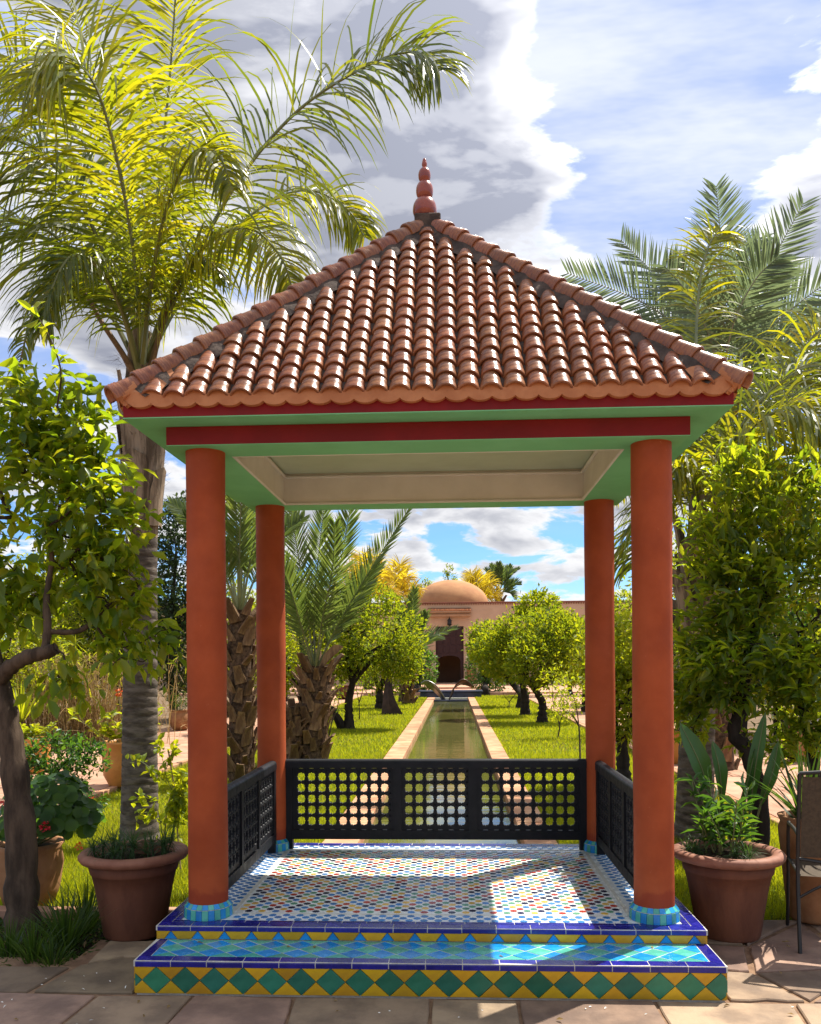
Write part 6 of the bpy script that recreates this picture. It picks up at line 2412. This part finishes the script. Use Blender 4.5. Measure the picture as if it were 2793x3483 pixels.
# ---- dry reeds
rc = np.array(at(165, 1555, 12.6))
rcc = (float(rc[0]), 12.6, -.04)
re_ = thing('dry_reeds', 'clump of dry straw coloured reeds beyond the left path', 'reeds', rcc)
rm = MB()
n = 900
P = np.array(rcc) + np.c_[rng.normal(0, .85, n), rng.normal(0, .35, n), np.zeros(n)]
arcs(rm, P, np.c_[rng.normal(0, .22, (n, 2)), np.ones(n)], rng.uniform(.7, 2.1, n), .016, rng.uniform(-.1, .7, n), 4)
rm.build('stalks', L_DRY, re_, loc=rcc)
rm = MB()
n = 1500
P = np.array(rcc) + np.c_[rng.normal(0, .9, n), rng.normal(0, .4, n), rng.uniform(.2, 1.9, n)]
arcs(rm, P, rng.normal(0, 1, (n, 3)) + np.array([0, 0, .3]), rng.uniform(.2, .5, n), .014, .8, 3)
rm.build('dry_leaves', L_DRY, re_, loc=rcc)
rm = MB()
n = 700
P = np.array(rcc) + np.c_[rng.normal(-.3, 1.0, n), rng.normal(-.1, .4, n), rng.uniform(.6, 2.2, n)]
arcs(rm, P, rng.normal(0, 1, (n, 3)) + np.array([0, 0, .2]), rng.uniform(.15, .35, n), .025, .8, 3)
rm.build('green_leaves', L_LIME, re_, loc=rcc)

# ---- tufts in the left bed
for px, py, nn_, L_, lb in ((140, 1990, 150, .34, 'largest grass tuft in the bed beside the left pot'), (180, 1950, 110, .34, 'dark wiry grass tuft leaning on the left pot'), (70, 2015, 90, .24, 'low grass tuft at the foot of the lemon trunk'),
                            (20, 2000, 80, .22, 'grass tuft at the left edge of the picture'), (110, 2025, 60, .18, 'small grass tuft at the edge of the paving')):
    c = gnd(px, py)
    tuft('grass_tuft', lb, (float(c[0]), float(c[1]), -.03), nn_, L_, .008, .9, 1.1, L_TUFT, 'grass tufts in the left bed', .07)


# ---- strelitzia behind the right pot
def paddle(mb, base, mid, tip, w, nrm):
    C_ = spline([base, mid, tip], 16)
    T = unit(np.gradient(C_, axis=0))
    Sv = unit(np.cross(T, np.asarray(nrm, float)))
    Nv = np.cross(Sv, T)
    pr = np.interp(np.linspace(0, 1, 16), [0, .15, .45, .75, .92, 1], [.05, .5, 1, .86, .42, .02])[:, None] * w
    v = np.stack([C_ - Sv * pr + Nv * pr * .28, C_ - Sv * pr * .5 + Nv * pr * .1, C_, C_ + Sv * pr * .5 + Nv * pr * .1, C_ + Sv * pr + Nv * pr * .28], 1).reshape(-1, 3)
    mb.add(v, [[i * 5 + q, i * 5 + q + 1, i * 5 + q + 6, i * 5 + q + 5] for i in range(15) for q in range(4)])


sY = 1.15
sx = lambda x, y, d=0: at(x, y, sY + d)
sbp_ = np.array(sx(1560, 1800))
sbs = (float(sbp_[0]), sY, -.03)
stt = thing('strelitzia', 'strelitzia with broad paddle leaves behind the right pot', 'plant', sbs)
for (b0, m0, t0, w, nn) in (((1495, 1672), (1468, 1600), (1432, 1522), .075, (.2, -1, .25)), ((1578, 1720), (1588, 1610), (1612, 1500), .052, (-.9, -1, .1)), ((1556, 1710), (1572, 1640), (1592, 1570), .055, (.9, -1, 0)),
                            ((1600, 1700), (1622, 1630), (1640, 1560), .045, (-.8, -1, .1)), ((1520, 1700), (1512, 1620), (1500, 1560), .06, (.5, -1, .2))):
    mb = MB()
    paddle(mb, sx(*b0), sx(*m0) + np.array([0, -.03, 0]), sx(*t0), w, nn)
    tube(mb, spline([sx(*b0), sx(*m0) + np.array([0, -.034, 0]), sx(*t0)], 10), np.linspace(.006, .002, 10), 4, 1)
    mb.build('leaf', [L_STREL, RACHIS], stt, smooth=True, loc=sbs)
    mb = MB()
    tube(mb, spline([sbs, .5 * (np.array(sbs) + sx(*b0)) + np.array([0, 0, .05]), sx(*b0), sx(*m0)], 14), np.linspace(.012, .005, 14), 5)
    mb.build('stalk', RACHIS, stt, smooth=True, loc=sbs)

# ---- tall pot with a spiky plant behind the chair
TP = closed([(.13, 0), (.15, .02), (.17, .2), (.19, .42), (.205, .58), (.19, .62), (.21, .66)], .03)
tc = np.array(at(1712, 1900, .82))
tcc = (float(tc[0]), .82, 0.0)
pot('tall_pot', 'tall brown jar behind the metal chair', tcc, TP, POT_PALE, group='pale jars', soil_r=.17, soil_z=.6)
n = 90
mb = MB()
tcp = (tcc[0] - .03, tcc[1], .60)
arcs(mb, np.repeat(np.array(tcp)[None], n, 0) + rng.normal(0, .02, (n, 3)), updirs(n, 1.3), rng.uniform(.3, .62, n), .018, rng.uniform(.4, 1.6, n), 6)
tag(mb.build('spiky_plant', L_TUFT, loc=tcp), 'spiky strap leaved plant in the tall jar by the chair', 'potted plant')
pR = gnd(1694, 1608)
pRc = (float(pR[0]), float(pR[1]) + .2, .02)
pot('path_pot', 'pale jar with a drooping plant on the right path', pRc, [(r * .95, z * 1.2) for r, z in JAR], POT_PALE, group='pale jars', soil_r=.2, soil_z=.55)
shoots('flowering_plant', 'drooping plant in the jar on the right path', (pRc[0], pRc[1], .55), 16, L_ORCH, .14, .3, per=12, spread=1.4, R_=.2, hgt=.35, group='plants in the path pots')
pM = gnd(1430, 1612)
pMc = (float(pM[0]), float(pM[1]) + .2, .02)
pot('path_pot', 'orange pot half hidden behind the right front column', pMc, [(r * 1.2, z * 1.1) for r, z in OP], POT_OR, group='ochre pots', soil_r=.26, soil_z=.5)
shoots('flowering_plant', 'bushy plant in the half hidden orange pot', (pMc[0], pMc[1], .5), 18, L_LIME, .12, .4, per=14, spread=1.2, R_=.2, hgt=.5, group='plants in the path pots')

# ---- metal garden chair at the right edge
cl = gnd(1685, 2008)
cx0, cy0 = float(cl[0]), float(cl[1])
chc = (cx0, cy0, 0.0)
chair = thing('garden_chair', 'black metal garden chair with a brown sling back at the right edge', 'chair', chc)
wch = .52
rot = RAD(-14)


def cp3(u, v, z):
    return (cx0 + u * math.cos(rot) - v * math.sin(rot), cy0 + u * math.sin(rot) + v * math.cos(rot), z)


for u in (0, wch):
    mb = MB()
    tube(mb, spline([cp3(u, 0, 0), cp3(u, .05, .28), cp3(u, .07, .5), cp3(u, .02, .78), cp3(u, -.03, 1.02)], 16), .012, 8)
    mb.build('back_leg', IRON, chair, smooth=True, loc=chc)
    mb = MB()
    tube(mb, spline([cp3(u, .55, 0), cp3(u, .50, .25), cp3(u, .48, .62), cp3(u, .40, .655), cp3(u, .20, .665), cp3(u, .055, .66)], 22), .011, 8)
    mb.build('front_leg', IRON, chair, smooth=True, loc=chc)
for z, v in ((1.02, -.03), (.52, .068)):
    mb = MB()
    tube(mb, spline([cp3(0, v, z), cp3(wch * .5, v - .015, z + (.02 if z > 1 else -.02)), cp3(wch, v, z)], 12), .011, 8)
    mb.build('cross_bar', IRON, chair, smooth=True, loc=chc)
mb = MB()
tube(mb, spline([cp3(0, .05, .30), cp3(wch * .25, .05, .38), cp3(wch * .5, .05, .40), cp3(wch * .75, .05, .38), cp3(wch, .05, .30)], 14), .008, 6)
mb.build('brace', IRON, chair, smooth=True, loc=chc)
mb = MB()
rows = []
for i in range(9):
    t = i / 8
    z = .53 + t * .47
    v = np.interp(z, [.5, .78, 1.02], [.07, .02, -.03])
    for u in np.linspace(.014, wch - .014, 6):
        rows.append(cp3(u, v + .012 * math.sin(math.pi * u / wch), z))
mb.add(rows, [[i * 6 + q, i * 6 + q + 1, i * 6 + q + 7, i * 6 + q + 6] for i in range(8) for q in range(5)])
mb.build('backrest', MESHFAB, chair, smooth=True, loc=chc)
mb = MB()
rows = [cp3(u, v, .43 - .02 * math.sin(math.pi * v / .55)) for v in np.linspace(.07, .5, 6) for u in np.linspace(.01, wch - .01, 5)]
mb.add(rows, [[i * 5 + q, i * 5 + q + 1, i * 5 + q + 6, i * 5 + q + 5] for i in range(5) for q in range(4)])
mb.build('seat', MESHFAB, chair, smooth=True, loc=chc)
for u in (.005, wch - .005):
    mb = MB()
    tube(mb, [cp3(u, .06, .43), cp3(u, .49, .43)], .010, 6)
    mb.build('seat_rail', IRON, chair, smooth=True, loc=chc)
